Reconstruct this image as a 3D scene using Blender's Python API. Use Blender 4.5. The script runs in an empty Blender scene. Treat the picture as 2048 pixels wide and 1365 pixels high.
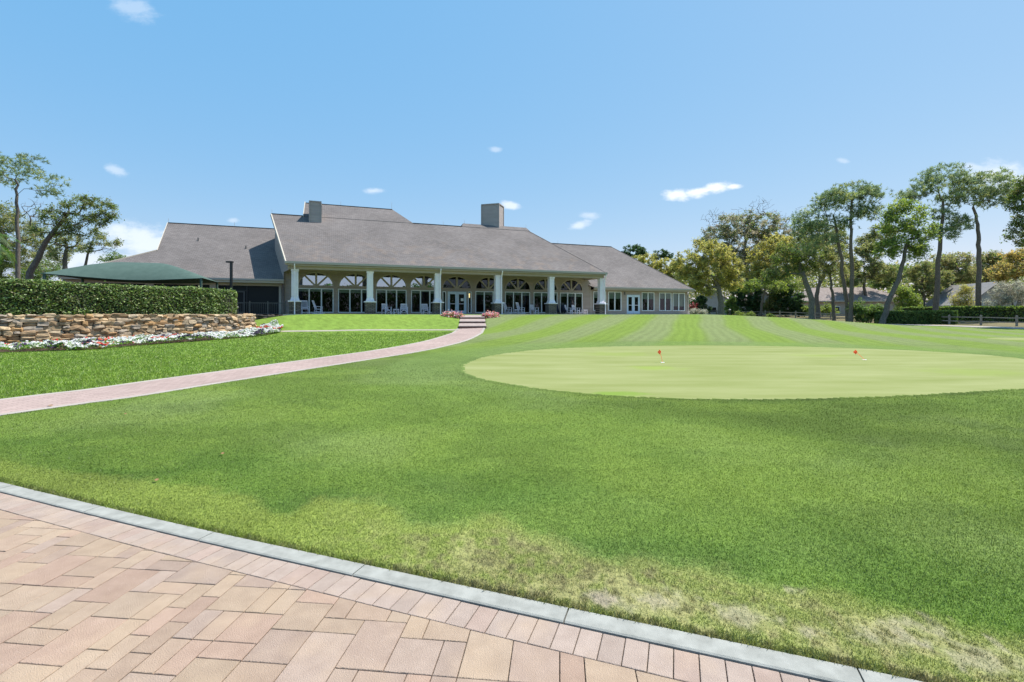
import bpy, math, random
import numpy as np
from mathutils import Vector
R = math.radians
rng = np.random.default_rng(7)
random.seed(7)
scn = bpy.context.scene
C = scn.collection

# ------------------------------------------------------------------ camera, sky, sun, exposure
CAMZ = 1.6
F = 950.0 / 2048.0            # focal length over picture width
cam_d = bpy.data.cameras.new("camera"); cam = bpy.data.objects.new("camera", cam_d); C.objects.link(cam)
cam_d.sensor_width = 36.0; cam_d.lens = 36.0 * F
cam_d.shift_y = -54.5 / 2048.0
cam_d.clip_start = 0.05; cam_d.clip_end = 6000
cam.location = (0, 0, CAMZ); cam.rotation_euler = (R(90), 0, 0)
scn.camera = cam
SUN_AZ, SUN_EL = R(63), R(63)     # azimuth clockwise from +Y
sun_dir = Vector((math.sin(SUN_AZ) * math.cos(SUN_EL), math.cos(SUN_AZ) * math.cos(SUN_EL), math.sin(SUN_EL)))
sd = bpy.data.lights.new("sun", 'SUN'); sd.energy = 4.6; sd.angle = R(0.55); sd.color = (1.0, 0.955, 0.88)
so = bpy.data.objects.new("sun", sd); C.objects.link(so)
so.rotation_euler = sun_dir.to_track_quat('Z', 'Y').to_euler()
so.location = (20, 10, 60)
scn.view_settings.view_transform = 'Standard'; scn.view_settings.look = 'None'
scn.view_settings.exposure = 0.62; scn.view_settings.gamma = 1
scn.cycles.max_bounces = 6; scn.cycles.transparent_max_bounces = 12
scn.cycles.use_denoising = True

world = bpy.data.worlds.new("World"); scn.world = world; world.use_nodes = True
wt = world.node_tree; wt.nodes.clear()
def N(t, k, **kw):
    n = t.nodes.new(k)
    for a, b in kw.items(): setattr(n, a, b)
    return n
def math_n(t, op, a, b=None, clamp=False):
    n = N(t, 'ShaderNodeMath', operation=op); n.use_clamp = clamp
    for i, x in enumerate((a, b)):
        if x is None: continue
        if isinstance(x, (int, float)): n.inputs[i].default_value = x
        else: t.links.new(x, n.inputs[i])
    return n.outputs[0]
def build_world():
    t = wt; L = t.links.new
    sky = N(t, 'ShaderNodeTexSky', sky_type='NISHITA'); sky.sun_disc = False
    sky.sun_elevation = SUN_EL; sky.sun_rotation = SUN_AZ
    sky.altitude = 0; sky.air_density = 1.0; sky.dust_density = 0.5; sky.ozone_density = 2.6
    bg = N(t, 'ShaderNodeBackground'); bg.inputs['Strength'].default_value = 0.105
    out = N(t, 'ShaderNodeOutputWorld')
    tc = N(t, 'ShaderNodeTexCoord'); sp = N(t, 'ShaderNodeSeparateXYZ'); L(tc.outputs['Generated'], sp.inputs[0])
    yy = math_n(t, 'MAXIMUM', sp.outputs[1], 0.02)
    a = math_n(t, 'DIVIDE', sp.outputs[0], yy); b = math_n(t, 'DIVIDE', sp.outputs[2], yy)
    cmb = N(t, 'ShaderNodeCombineXYZ'); L(a, cmb.inputs[0]); L(b, cmb.inputs[1])
    nz = N(t, 'ShaderNodeTexNoise'); nz.inputs['Scale'].default_value = 19; nz.inputs['Detail'].default_value = 9; nz.inputs['Roughness'].default_value = .62
    mp = N(t, 'ShaderNodeMapping'); mp.inputs['Scale'].default_value = (1, 1.9, 1); L(cmb.outputs[0], mp.inputs[0]); L(mp.outputs[0], nz.inputs['Vector'])
    # small fair-weather clouds: (x, y, half width, half height, tilt, opacity)
    clouds = [(1354, 389, 30, 13, 0, .92), (1392, 384, 34, 11, -.1, .92), (1432, 376, 34, 11, -.1, .95), (1464, 374, 22, 6, -.05, .9), (1410, 381, 40, 7, -.15, .9), (262, 468, 75, 24, 0, .6), (300, 492, 100, 26, .05, .6), (175, 520, 150, 20, 0, .5),
              (745, 382, 24, 7, 0, .45), (228, 340, 24, 12, .3, .36), (1024, 413, 22, 9, .1, .6), (1160, 450, 22, 11, -.3, .5), (1180, 432, 26, 8, 0, .35),
              (266, 18, 46, 24, .2, .28), (992, 300, 16, 6, 0, .3), (2010, 355, 90, 32, .1, .5), (1950, 335, 40, 10, .2, .35), (465, 441, 14, 6, 0, .3), (1685, 322, 14, 6, .2, .25)]
    acc = None
    for (px, py, rx, ry, tl, op) in clouds:
        cx, cy = (px - 1024) / 950, (628 - py) / 950
        dx = math_n(t, 'SUBTRACT', a, cx); dy = math_n(t, 'SUBTRACT', b, cy)
        dy = math_n(t, 'ADD', dy, math_n(t, 'MULTIPLY', dx, tl))
        dx = math_n(t, 'DIVIDE', dx, rx / 950); dy = math_n(t, 'DIVIDE', dy, ry / 950)
        d = math_n(t, 'SQRT', math_n(t, 'ADD', math_n(t, 'MULTIPLY', dx, dx), math_n(t, 'MULTIPLY', dy, dy)))
        d = math_n(t, 'ADD', d, math_n(t, 'MULTIPLY', math_n(t, 'SUBTRACT', nz.outputs[0], .5), 2.3))
        mr = N(t, 'ShaderNodeMapRange', interpolation_type='SMOOTHSTEP'); L(d, mr.inputs[0])
        mr.inputs[1].default_value = 1.25; mr.inputs[2].default_value = .2; mr.inputs[3].default_value = 0; mr.inputs[4].default_value = op
        front = math_n(t, 'GREATER_THAN', sp.outputs[1], .05)
        m = math_n(t, 'MULTIPLY', mr.outputs[0], front)
        acc = m if acc is None else math_n(t, 'MAXIMUM', acc, m)
    vm = N(t, 'ShaderNodeVectorMath', operation='MULTIPLY_ADD'); L(sky.outputs[0], vm.inputs[0]); vm.inputs[1].default_value = (.80, .42, .15); vm.inputs[2].default_value = (.32, 2.24, 4.75)
    mix = N(t, 'ShaderNodeMix', data_type='RGBA'); L(acc, mix.inputs[0]); L(vm.outputs[0], mix.inputs[6])
    mix.inputs[7].default_value = (7.2, 7.4, 7.7, 1)
    L(mix.outputs[2], bg.inputs['Color']); L(bg.outputs[0], out.inputs[0])
build_world()

# ------------------------------------------------------------------ materials
def mat(name, col=(.5, .5, .5), rough=.8, spec=.3, metal=0.0):
    m = bpy.data.materials.new(name); m.use_nodes = True
    p = m.node_tree.nodes['Principled BSDF']
    p.inputs['Base Color'].default_value = (*col, 1); p.inputs['Roughness'].default_value = rough
    p.inputs['Specular IOR Level'].default_value = spec; p.inputs['Metallic'].default_value = metal
    return m
def noise_col(m, c1, c2, scale, detail=5, coord='Object', stretch=(1, 1, 1), bump=0.0, bscale=None, attr=None, lo=.35, hi=.65):
    t = m.node_tree; L = t.links.new; p = t.nodes['Principled BSDF']
    tc = N(t, 'ShaderNodeTexCoord'); mp = N(t, 'ShaderNodeMapping'); mp.inputs['Scale'].default_value = stretch
    L(tc.outputs[coord], mp.inputs[0])
    nz = N(t, 'ShaderNodeTexNoise'); nz.inputs['Scale'].default_value = scale; nz.inputs['Detail'].default_value = detail; nz.inputs['Roughness'].default_value = .6
    L(mp.outputs[0], nz.inputs['Vector'])
    mr = N(t, 'ShaderNodeMapRange'); L(nz.outputs[0], mr.inputs[0]); mr.inputs[1].default_value = lo; mr.inputs[2].default_value = hi
    mx = N(t, 'ShaderNodeMix', data_type='RGBA'); L(mr.outputs[0], mx.inputs[0]); mx.inputs[6].default_value = (*c1, 1); mx.inputs[7].default_value = (*c2, 1)
    o = mx.outputs[2]
    if attr:
        at = N(t, 'ShaderNodeAttribute', attribute_name=attr)
        mu = N(t, 'ShaderNodeMix', data_type='RGBA', blend_type='MULTIPLY'); mu.inputs[0].default_value = 1; L(at.outputs['Color'], mu.inputs[6]); L(o, mu.inputs[7]); o = mu.outputs[2]
    L(o, p.inputs['Base Color'])
    if bump:
        n2 = N(t, 'ShaderNodeTexNoise'); n2.inputs['Scale'].default_value = bscale or scale * 3; n2.inputs['Detail'].default_value = 6; L(mp.outputs[0], n2.inputs['Vector'])
        b = N(t, 'ShaderNodeBump'); b.inputs['Strength'].default_value = bump; b.inputs['Distance'].default_value = .02; L(n2.outputs[0], b.inputs['Height']); L(b.outputs[0], p.inputs['Normal'])
    return m
def leaf_mat(name, trans=.35, gloss=.08, rough=.45):
    m = bpy.data.materials.new(name); m.use_nodes = True; t = m.node_tree; L = t.links.new; t.nodes.clear()
    at = N(t, 'ShaderNodeAttribute', attribute_name='Col')
    d = N(t, 'ShaderNodeBsdfDiffuse'); tr = N(t, 'ShaderNodeBsdfTranslucent'); g = N(t, 'ShaderNodeBsdfGlossy'); g.inputs['Roughness'].default_value = rough
    L(at.outputs['Color'], d.inputs[0])
    hs = N(t, 'ShaderNodeHueSaturation'); hs.inputs['Saturation'].default_value = 1.15; hs.inputs['Value'].default_value = 1.35; L(at.outputs['Color'], hs.inputs['Color']); L(hs.outputs[0], tr.inputs[0])
    m1 = N(t, 'ShaderNodeMixShader'); m1.inputs[0].default_value = trans; L(d.outputs[0], m1.inputs[1]); L(tr.outputs[0], m1.inputs[2])
    m2 = N(t, 'ShaderNodeMixShader'); m2.inputs[0].default_value = gloss; L(m1.outputs[0], m2.inputs[1]); L(g.outputs[0], m2.inputs[2])
    o = N(t, 'ShaderNodeOutputMaterial'); L(m2.outputs[0], o.inputs[0])
    return m
M = {}
M['leaf'] = leaf_mat('leaf', .5, .04, .6); M['leaf_gloss'] = leaf_mat('hedge_leaf', .25, .06, .55); M['petal'] = leaf_mat('petal', .3, .02, .6); M['grass'] = leaf_mat('grass_blade', .35, .04, .5)
M['bark'] = noise_col(mat('bark', rough=.95, spec=.1), (.09, .075, .062), (.21, .18, .155), 6, stretch=(3, 3, .6), bump=.5)
M['bark_pale'] = noise_col(mat('bark_pale', rough=.95, spec=.1), (.12, .105, .09), (.25, .225, .195), 5, stretch=(3, 3, .7), bump=.5)
M['bark_red'] = noise_col(mat('pine_bark', rough=.95, spec=.1), (.11, .085, .07), (.23, .185, .155), 7, stretch=(3, 3, .8), bump=.6)
M['white'] = noise_col(mat('white_paint', rough=.5), (.80, .735, .80), (.86, .80, .86), 3)
M['trim'] = noise_col(mat('taupe_trim', rough=.6), (.38, .315, .262), (.42, .35, .295), 2)
M['gutter'] = mat('gutter', (.42, .375, .34), .5, .3)
M['cream'] = mat('cream_trim', (.52, .47, .39), .6)
M['winframe'] = mat('window_frame', (.72, .74, .74), .4)
M['door_paint'] = mat('door_paint', (.55, .64, .74), .4)
M['dark_metal'] = mat('dark_metal', (.025, .027, .03), .4, .5, .2)
M['grey_metal'] = mat('grey_metal', (.11, .11, .11), .5, .4, .3)
M['shade'] = mat('roller_shade', (.50, .55, .50), .8)
M['canvas'] = noise_col(mat('green_canvas', rough=.9, spec=.1), (.070, .112, .097), (.084, .130, .113), 3)
M['screen'] = mat('insect_screen', (.012, .014, .016), .5, .3)
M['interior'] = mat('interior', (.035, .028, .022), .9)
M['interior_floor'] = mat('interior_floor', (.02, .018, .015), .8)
M['curtain'] = mat('curtain', (.30, .28, .24), .9)
M['concrete'] = noise_col(mat('concrete', rough=.9, spec=.2), (.36, .355, .33), (.50, .50, .47), 4, bump=.25, bscale=90)
M['curb'] = noise_col(mat('curb_concrete', rough=.9, spec=.2), (.262, .264, .240), (.350, .352, .322), 9, bump=.35, bscale=220)
M['pathcon'] = noise_col(mat('path_concrete', rough=.9, spec=.2), (.33, .293, .26), (.40, .36, .32), 1.5, bump=.2, bscale=60)
M['tread'] = noise_col(mat('tread_paving', rough=.9, spec=.2), (.30, .235, .215), (.37, .30, .272), 3, bump=.2)
M['side'] = noise_col(mat('side_concrete', rough=.9, spec=.2), (.30, .27, .22), (.37, .335, .28), 1.5)
M['riser'] = noise_col(mat('brick_riser', rough=.9, spec=.2), (.15, .075, .06), (.23, .125, .10), 8)
M['soil'] = noise_col(mat('soil', rough=1, spec=.05), (.05, .035, .025), (.12, .085, .06), 5, bump=.6)
M['fence'] = noise_col(mat('weathered_wood', rough=.95, spec=.1), (.20, .17, .14), (.36, .32, .28), 9, stretch=(1, 1, .3), bump=.4)
M['red'] = mat('red_flag', (.90, .20, .11), .6)
_t = M['red'].node_tree; _tr = N(_t, 'ShaderNodeBsdfTranslucent'); _tr.inputs[0].default_value = (1, .42, .25, 1); _mx = N(_t, 'ShaderNodeMixShader'); _mx.inputs[0].default_value = .72; _t.links.new(_t.nodes['Principled BSDF'].outputs[0], _mx.inputs[1]); _t.links.new(_tr.outputs[0], _mx.inputs[2]); _t.links.new(_mx.outputs[0], _t.nodes['Material Output'].inputs[0])
M['cup'] = mat('cup_white', (.85, .85, .85), .5)
M['rubber'] = mat('rubber', (.02, .02, .02), .7)
M['bag'] = mat('bag_fabric', (.02, .025, .045), .7)
M['paper'] = mat('paper_notice', (.8, .8, .78), .8)
M['lampglow'] = mat('lamp_glow', (.9, .7, .4), .4)
_p = M['lampglow'].node_tree.nodes['Principled BSDF']; _p.inputs['Emission Color'].default_value = (1, .72, .32, 1); _p.inputs['Emission Strength'].default_value = 2.0
M['stone'] = noise_col(mat('field_stone', rough=.92, spec=.15), (.72, .70, .68), (1.12, 1.08, 1.04), 7, bump=.5, bscale=30, attr='Col')
M['paver'] = None

def siding_mat(name, c1, c2, lap=.15):
    m = mat(name, c1, .75, .2); t = m.node_tree; L = t.links.new; p = t.nodes['Principled BSDF']
    noise_col(m, c1, c2, 1.6, stretch=(.4, .4, 3))
    tc = N(t, 'ShaderNodeTexCoord'); sp = N(t, 'ShaderNodeSeparateXYZ'); L(tc.outputs['Object'], sp.inputs[0])
    fr = math_n(t, 'FRACT', math_n(t, 'DIVIDE', sp.outputs[2], lap))
    b = N(t, 'ShaderNodeBump', invert=True); b.inputs['Strength'].default_value = 1; b.inputs['Distance'].default_value = .02; L(fr, b.inputs['Height']); L(b.outputs[0], p.inputs['Normal'])
    return m
M['siding'] = siding_mat('siding', (.35, .28, .238), (.40, .322, .275))
M['siding_pale'] = siding_mat('siding_pale', (.36, .31, .29), (.41, .355, .335))
def brick_mat(name, c1, c2, mortar, w, h, msize, coord='Object', rough=.9, bump=.3, stain=None, vmap=None):
    m = mat(name, c1, rough, .15); t = m.node_tree; L = t.links.new; p = t.nodes['Principled BSDF']
    tc = N(t, 'ShaderNodeTexCoord'); vec = tc.outputs[coord]
    if vmap == 'xz':
        sp = N(t, 'ShaderNodeSeparateXYZ'); cb = N(t, 'ShaderNodeCombineXYZ'); L(vec, sp.inputs[0]); L(sp.outputs[0], cb.inputs[0]); L(sp.outputs[2], cb.inputs[1]); vec = cb.outputs[0]
    mp = N(t, 'ShaderNodeMapping'); L(vec, mp.inputs[0]); vec = mp.outputs[0]
    br = N(t, 'ShaderNodeTexBrick'); L(vec, br.inputs['Vector'])
    br.inputs['Color1'].default_value = (*c1, 1); br.inputs['Color2'].default_value = (*c2, 1); br.inputs['Mortar'].default_value = (*mortar, 1)
    br.inputs['Scale'].default_value = 1; br.inputs['Brick Width'].default_value = w; br.inputs['Row Height'].default_value = h; br.inputs['Mortar Size'].default_value = msize
    br.inputs['Bias'].default_value = 0
    o = br.outputs['Color']
    nz = N(t, 'ShaderNodeTexNoise'); nz.inputs['Scale'].default_value = .35; nz.inputs['Detail'].default_value = 6; L(tc.outputs[coord], nz.inputs['Vector'])
    mr = N(t, 'ShaderNodeMapRange'); L(nz.outputs[0], mr.inputs[0]); mr.inputs[1].default_value = .3; mr.inputs[2].default_value = .7; mr.inputs[3].default_value = .86; mr.inputs[4].default_value = 1.12
    mu = N(t, 'ShaderNodeMix', data_type='RGBA', blend_type='MULTIPLY'); mu.inputs[0].default_value = 1; L(o, mu.inputs[6]); L(mr.outputs[0], mu.inputs[7]); o = mu.outputs[2]
    if stain:      # rusty weathering low on the slope
        sp = N(t, 'ShaderNodeSeparateXYZ'); L(tc.outputs[coord], sp.inputs[0])
        n3 = N(t, 'ShaderNodeTexNoise'); n3.inputs['Scale'].default_value = 1.1; n3.inputs['Detail'].default_value = 5; L(tc.outputs[coord], n3.inputs['Vector'])
        g = N(t, 'ShaderNodeMapRange'); L(sp.outputs[1], g.inputs[0]); g.inputs[1].default_value = stain[0]; g.inputs[2].default_value = stain[1]; g.inputs[3].default_value = .34; g.inputs[4].default_value = 0
        k = N(t, 'ShaderNodeMapRange'); L(n3.outputs[0], k.inputs[0]); k.inputs[1].default_value = .50; k.inputs[2].default_value = .72
        f = math_n(t, 'MULTIPLY', g.outputs[0], k.outputs[0])
        m3 = N(t, 'ShaderNodeMix', data_type='RGBA'); L(f, m3.inputs[0]); L(o, m3.inputs[6]); m3.inputs[7].default_value = (.34, .235, .16, 1); o = m3.outputs[2]
    L(o, p.inputs['Base Color'])
    b = N(t, 'ShaderNodeBump', invert=True); b.inputs['Strength'].default_value = bump; b.inputs['Distance'].default_value = .02; L(br.outputs['Fac'], b.inputs['Height']); L(b.outputs[0], p.inputs['Normal'])
    return m
M['shingle'] = brick_mat('shingle', (.162, .144, .138), (.206, .184, .176), (.10, .088, .085), .34, .145, .012, bump=.6, stain=(.5, 5.5))
M['shingle_plain'] = brick_mat('shingle_plain', (.16, .142, .138), (.20, .18, .172), (.10, .088, .085), .34, .145, .012, bump=.6)
M['pierstone'] = brick_mat('pier_stone', (.15, .125, .11), (.27, .23, .205), (.05, .045, .04), .38, .11, .02, bump=1, vmap='xz')
M['housewall'] = noise_col(mat('house_wall', rough=.9), (.42, .34, .28), (.5, .41, .34), 1)
M['housewall_grey'] = noise_col(mat('house_wall_grey', rough=.9), (.38, .39, .40), (.46, .47, .48), 1)
M['houseroof'] = noise_col(mat('house_roof', rough=.9), (.20, .16, .15), (.32, .27, .25), 3)
M['houseroof_grey'] = noise_col(mat('house_roof_grey', rough=.9), (.22, .21, .21), (.30, .29, .29), 3)
def glass_mat(name, tint, minref=.0, boost=1.0):
    m = bpy.data.materials.new(name); m.use_nodes = True; t = m.node_tree; L = t.links.new; t.nodes.clear()
    tr = N(t, 'ShaderNodeBsdfTransparent'); tr.inputs[0].default_value = (*tint, 1); g = N(t, 'ShaderNodeBsdfGlossy'); g.inputs['Roughness'].default_value = .01; g.inputs[0].default_value = (.92, .95, 1, 1)
    lw_ = N(t, 'ShaderNodeLayerWeight'); lw_.inputs['Blend'].default_value = .5
    f = math_n(t, 'ADD', math_n(t, 'MULTIPLY', math_n(t, 'POWER', lw_.outputs['Facing'], 5.0), boost), minref, True)
    tc = N(t, 'ShaderNodeTexCoord'); nz = N(t, 'ShaderNodeTexNoise'); nz.inputs['Scale'].default_value = 1.3; L(tc.outputs['Object'], nz.inputs['Vector'])
    b = N(t, 'ShaderNodeBump'); b.inputs['Strength'].default_value = .08; b.inputs['Distance'].default_value = .05; L(nz.outputs[0], b.inputs['Height']); L(b.outputs[0], g.inputs['Normal'])
    mx = N(t, 'ShaderNodeMixShader'); L(f, mx.inputs[0]); L(tr.outputs[0], mx.inputs[1]); L(g.outputs[0], mx.inputs[2])
    o = N(t, 'ShaderNodeOutputMaterial'); L(mx.outputs[0], o.inputs[0]); return m
M['glass'] = glass_mat('window_glass', (.45, .50, .47), .055, .9)
M['glass_sky'] = glass_mat('sky_mirror_glass', (.3, .32, .35), .5, 1.2)  # same glass, mirror share raised to put bright sky into the left arches

# ------------------------------------------------------------------ mesh builder
class MB:
    def __init__(s): s.v = []; s.f = []; s.m = []; s.c = []
    def poly(s, pts, mi=0, col=None):
        b = len(s.v); s.v += [tuple(p) for p in pts]; s.f.append(tuple(range(b, b + len(pts)))); s.m.append(mi); s.c.append(col)
    def hexa(s, p, mi=0, col=None):     # 8 points: bottom 4 then top 4
        b = len(s.v); s.v += [tuple(q) for q in p]
        for f in ((3, 2, 1, 0), (4, 5, 6, 7), (0, 1, 5, 4), (1, 2, 6, 5), (2, 3, 7, 6), (3, 0, 4, 7)):
            s.f.append(tuple(b + i for i in f)); s.m.append(mi); s.c.append(col)
    def box(s, x0, y0, z0, x1, y1, z1, mi=0, col=None):
        s.hexa([(x0, y0, z0), (x1, y0, z0), (x1, y1, z0), (x0, y1, z0), (x0, y0, z1), (x1, y0, z1), (x1, y1, z1), (x0, y1, z1)], mi, col)
    def beam(s, p, q, w, h, mi=0, up=(0, 0, 1)):
        p = Vector(p); q = Vector(q); d = (q - p).normalized(); u = Vector(up)
        if abs(d.dot(u)) > .95: u = Vector((0, 1, 0))
        a = d.cross(u).normalized() * w / 2; b = a.cross(d).normalized() * h / 2
        s.hexa([p - a - b, p + a - b, q + a - b, q - a - b, p - a + b, p + a + b, q + a + b, q - a + b], mi)
    def slab(s, pts, t, mi=0):          # polygon extruded downward by t
        n = len(pts); b = len(s.v); s.v += [tuple(p) for p in pts] + [(p[0], p[1], p[2] - t) for p in pts]
        s.f.append(tuple(range(b, b + n))); s.f.append(tuple(range(b + 2 * n - 1, b + n - 1, -1))); s.m += [mi, mi]; s.c += [None] * 2
        for i in range(n):
            j = (i + 1) % n; s.f.append((b + i, b + n + i, b + n + j, b + j)); s.m.append(mi); s.c.append(None)
    def tube(s, pts, rad, n=6, mi=0, cap=True):
        pts = [Vector(p) for p in pts]; b = len(s.v); prev = None
        for i, p in enumerate(pts):
            d = (pts[min(i + 1, len(pts) - 1)] - pts[max(i - 1, 0)]).normalized()
            u = Vector((1, 0, 0)) if abs(d.x) < .8 else Vector((0, 1, 0))
            if prev is not None: u = prev
            a = (u - d * u.dot(d)).normalized(); prev = a; c = d.cross(a); r = rad[i] if hasattr(rad, '__len__') else rad
            for k in range(n):
                t = 2 * math.pi * k / n; q = p + a * (math.cos(t) * r) + c * (math.sin(t) * r); s.v.append(tuple(q))
        for i in range(len(pts) - 1):
            for k in range(n):
                k2 = (k + 1) % n; s.f.append((b + i * n + k, b + i * n + k2, b + (i + 1) * n + k2, b + (i + 1) * n + k)); s.m.append(mi); s.c.append(None)
        if cap:
            e = b + (len(pts) - 1) * n; s.f.append(tuple(range(b + n - 1, b - 1, -1))); s.f.append(tuple(range(e, e + n))); s.m += [mi, mi]; s.c += [None, None]
    def build(s, name, mats, parent=None, smooth=False, loc=None):
        me = bpy.data.meshes.new(name); me.from_pydata(s.v, [], s.f)
        for m in (mats if isinstance(mats, (list, tuple)) else [mats]): me.materials.append(m)
        me.polygons.foreach_set('material_index', s.m)
        if smooth: me.polygons.foreach_set('use_smooth', [True] * len(me.polygons))
        if any(c is not None for c in s.c):
            at = me.color_attributes.new('Col', 'FLOAT_COLOR', 'CORNER'); buf = []
            for f, c in zip(s.f, s.c): buf += [*(c or (1, 1, 1)), 1.0] * len(f)
            at.data.foreach_set('color', buf)
        me.update(); return link(name, me, parent, loc)
def link(name, me, parent=None, loc=None):
    o = bpy.data.objects.new(name, me); C.objects.link(o)
    if parent is not None: o.parent = parent
    if loc is not None: o.location = loc
    return o
def fast_mesh(name, V, nper, mt, cols=None, parent=None, smooth=False, loc=None):
    """V (n*nper,3): n separate faces of nper corners; cols (n,3)"""
    V = np.asarray(V, dtype=np.float32); nv = len(V); n = nv // nper
    me = bpy.data.meshes.new(name); me.vertices.add(nv); me.vertices.foreach_set('co', V.ravel())
    me.loops.add(nv); me.loops.foreach_set('vertex_index', np.arange(nv, dtype=np.int32))
    me.polygons.add(n); me.polygons.foreach_set('loop_start', np.arange(0, nv, nper, dtype=np.int32))
    me.materials.append(mt); me.update(calc_edges=True)
    if cols is not None:
        at = me.color_attributes.new('Col', 'FLOAT_COLOR', 'CORNER'); c = np.ones((n, nper, 4), np.float32); c[:, :, :3] = np.asarray(cols)[:, None, :]
        at.data.foreach_set('color', c.ravel())
    return link(name, me, parent, loc)
def tag(o, label=None, cat=None, group=None, kind=None):
    if label: o['label'] = label
    if cat: o['category'] = cat
    if group: o['group'] = group
    if kind: o['kind'] = kind
    return o
def thing(name, loc, label, cat, rz=0, group=None):
    o = bpy.data.objects.new(name, None); C.objects.link(o); o.location = loc; o.rotation_euler = (0, 0, rz); o.empty_display_size = .3
    return tag(o, label, cat, group)
def copy_tree(o, parent=None):
    c = o.copy(); C.objects.link(c); c.parent = parent
    for ch in list(o.children): copy_tree(ch, c)
    return c

# ------------------------------------------------------------------ noise and terrain
def vnoise(x, y, seed=0):
    xi = np.floor(x).astype(np.int64); yi = np.floor(y).astype(np.int64); fx = x - xi; fy = y - yi
    fx = fx * fx * (3 - 2 * fx); fy = fy * fy * (3 - 2 * fy)
    def h(a, b):
        n = (a * 374761393 + b * 668265263 + seed * 982451653) & 0x7fffffff
        n = ((n ^ (n >> 13)) * 1274126177) & 0x7fffffff
        return ((n ^ (n >> 16)) & 0xffff) / 65535.0
    return (h(xi, yi) * (1 - fx) + h(xi + 1, yi) * fx) * (1 - fy) + (h(xi, yi + 1) * (1 - fx) + h(xi + 1, yi + 1) * fx) * fy
def fbm(x, y, oct=4, seed=0):
    s = 0; a = .5; t = 0
    for i in range(oct):
        s = s + a * vnoise(x, y, seed + i); t += a; a *= .55; x = x * 2.03 + 11.3; y = y * 2.03 - 7.1
    return s / t
def sstep(a, b, x):
    t = np.clip((x - a) / (b - a), 0, 1); return t * t * (3 - 2 * t)
AX, AY = -18.03, 37.9; TH = math.atan2(.277, .73); EU = (math.cos(TH), math.sin(TH)); EV = (-math.sin(TH), math.cos(TH))
def uv2xy(u, v): return (AX + u * EU[0] + v * EV[0], AY + u * EU[1] + v * EV[1])
def xy2uv(x, y):
    dx = x - AX; dy = y - AY; return dx * EU[0] + dy * EU[1], dx * EV[0] + dy * EV[1]
PZ = 1.57       # patio level
CTRL = [(-40, -15, 0), (0, -15, 0), (40, -15, 0), (-25, 0, 0), (0, 0, 0), (25, 0, 0), (0, 5, 0), (-8, 6, 0), (8, 6, 0), (-14, 12, .03), (-8.7, 8.1, 0), (-7, 12.2, .06), (-5.4, 15.9, .13),
        (3, 9, 0), (12, 9, 0), (20, 12, 0), (3, 14, .06), (12, 15, .08), (9, 21, .18), (17, 16, .08), (22, 21, .1), (0, 18, .15),
        (-3.7, 20, .25), (-2.9, 23.2, .33), (-2.6, 28, .43), (-2.9, 32.8, .55), (2, 28, .42), (8, 30, .48), (-20.7, 19.2, .02), (-18.2, 21, .05), (-17.9, 22.7, .08), (-16.5, 25.5, .15), (-16.1, 31, .36),
        (-24, 22.3, .02), (-19.4, 29.5, .2), (-17.9, 32, .38), (-10, 20, .15), (-10, 26, .28), (-35, 20, 0), (-40, 35, .4), (-30, 45, 1.0),
        (-4, 32.4, .5), (-10, 32, .48), (-16, 31.6, .42), (-7, 33.8, .62), (-13, 33.3, .6), (-.6, 33, .62), (-5, 36, 1.0), (-1.3, 36.3, 1.02), (3, 36, .95),
        (-19.7, 36.3, 1.06), (-17.6, 37, 1.38), (-10, 36.8, 1.2), (9, 39.5, 1.0), (16, 42, 1.02), (23, 46, 1.05),
        (9, 25, .28), (16, 32, .45), (24, 38, .5), (30, 30, .15), (38, 28, 0), (50, 25, -.05), (30, 46, .85), (36, 56, .85), (26, 60, 1.35), (29, 65, 1.12), (42.7, 68, .52), (44.3, 58, .26), (48.5, 45, .08),
        (38, 90, 1.2), (45, 80, .98), (47, 74, .85), (49, 66, .52), (51, 57, .35), (53.5, 50, .3), (58, 40, .2), (70, 60, .6), (70, 90, 1.2), (90, 60, .6), (60, 120, 1.3), (20, 120, 1.4), (-40, 120, 1.4),
        (120, 120, 1.3), (-80, 60, 1.0), (-70, 20, .3), (100, 20, .2), (160, 60, .8), (0, 200, 1.4), (-150, 150, 1.2), (200, 200, 1.2)]
for u_ in np.arange(0, 45, 4.0): CTRL.append((*uv2xy(u_, -1.2 if u_ < 31 else .6), 1.5)); CTRL.append((*uv2xy(u_, 6), 1.5))
CP = np.array(CTRL)
def _phi(r2): return np.where(r2 > 1e-9, r2 * np.log(r2 + 1e-12), 0) * .5
def _tps():
    n = len(CP); P = CP[:, :2] / 20; d = ((P[:, None] - P[None]) ** 2).sum(-1); K = _phi(d) + np.eye(n) * .003
    Q = np.c_[np.ones(n), P]; Am = np.block([[K, Q], [Q.T, np.zeros((3, 3))]]); return np.linalg.solve(Am, np.r_[CP[:, 2], 0, 0, 0])
TW = _tps()
def h0(x, y):
    x = np.atleast_1d(np.asarray(x, float)); y = np.atleast_1d(np.asarray(y, float)); n = len(CP); P = CP[:, :2] / 20
    out = np.empty(len(x))
    for i in range(0, len(x), 20000):
        a = np.c_[x[i:i + 20000], y[i:i + 20000]] / 20; d = ((a[:, None] - P[None]) ** 2).sum(-1)
        out[i:i + 20000] = _phi(d) @ TW[:n] + TW[n] + a @ TW[n + 1:]
    r = np.hypot(x, y); far = sstep(150, 260, r)
    return np.clip(out, -.25, 1.62) * (1 - far) + .9 * far
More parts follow.
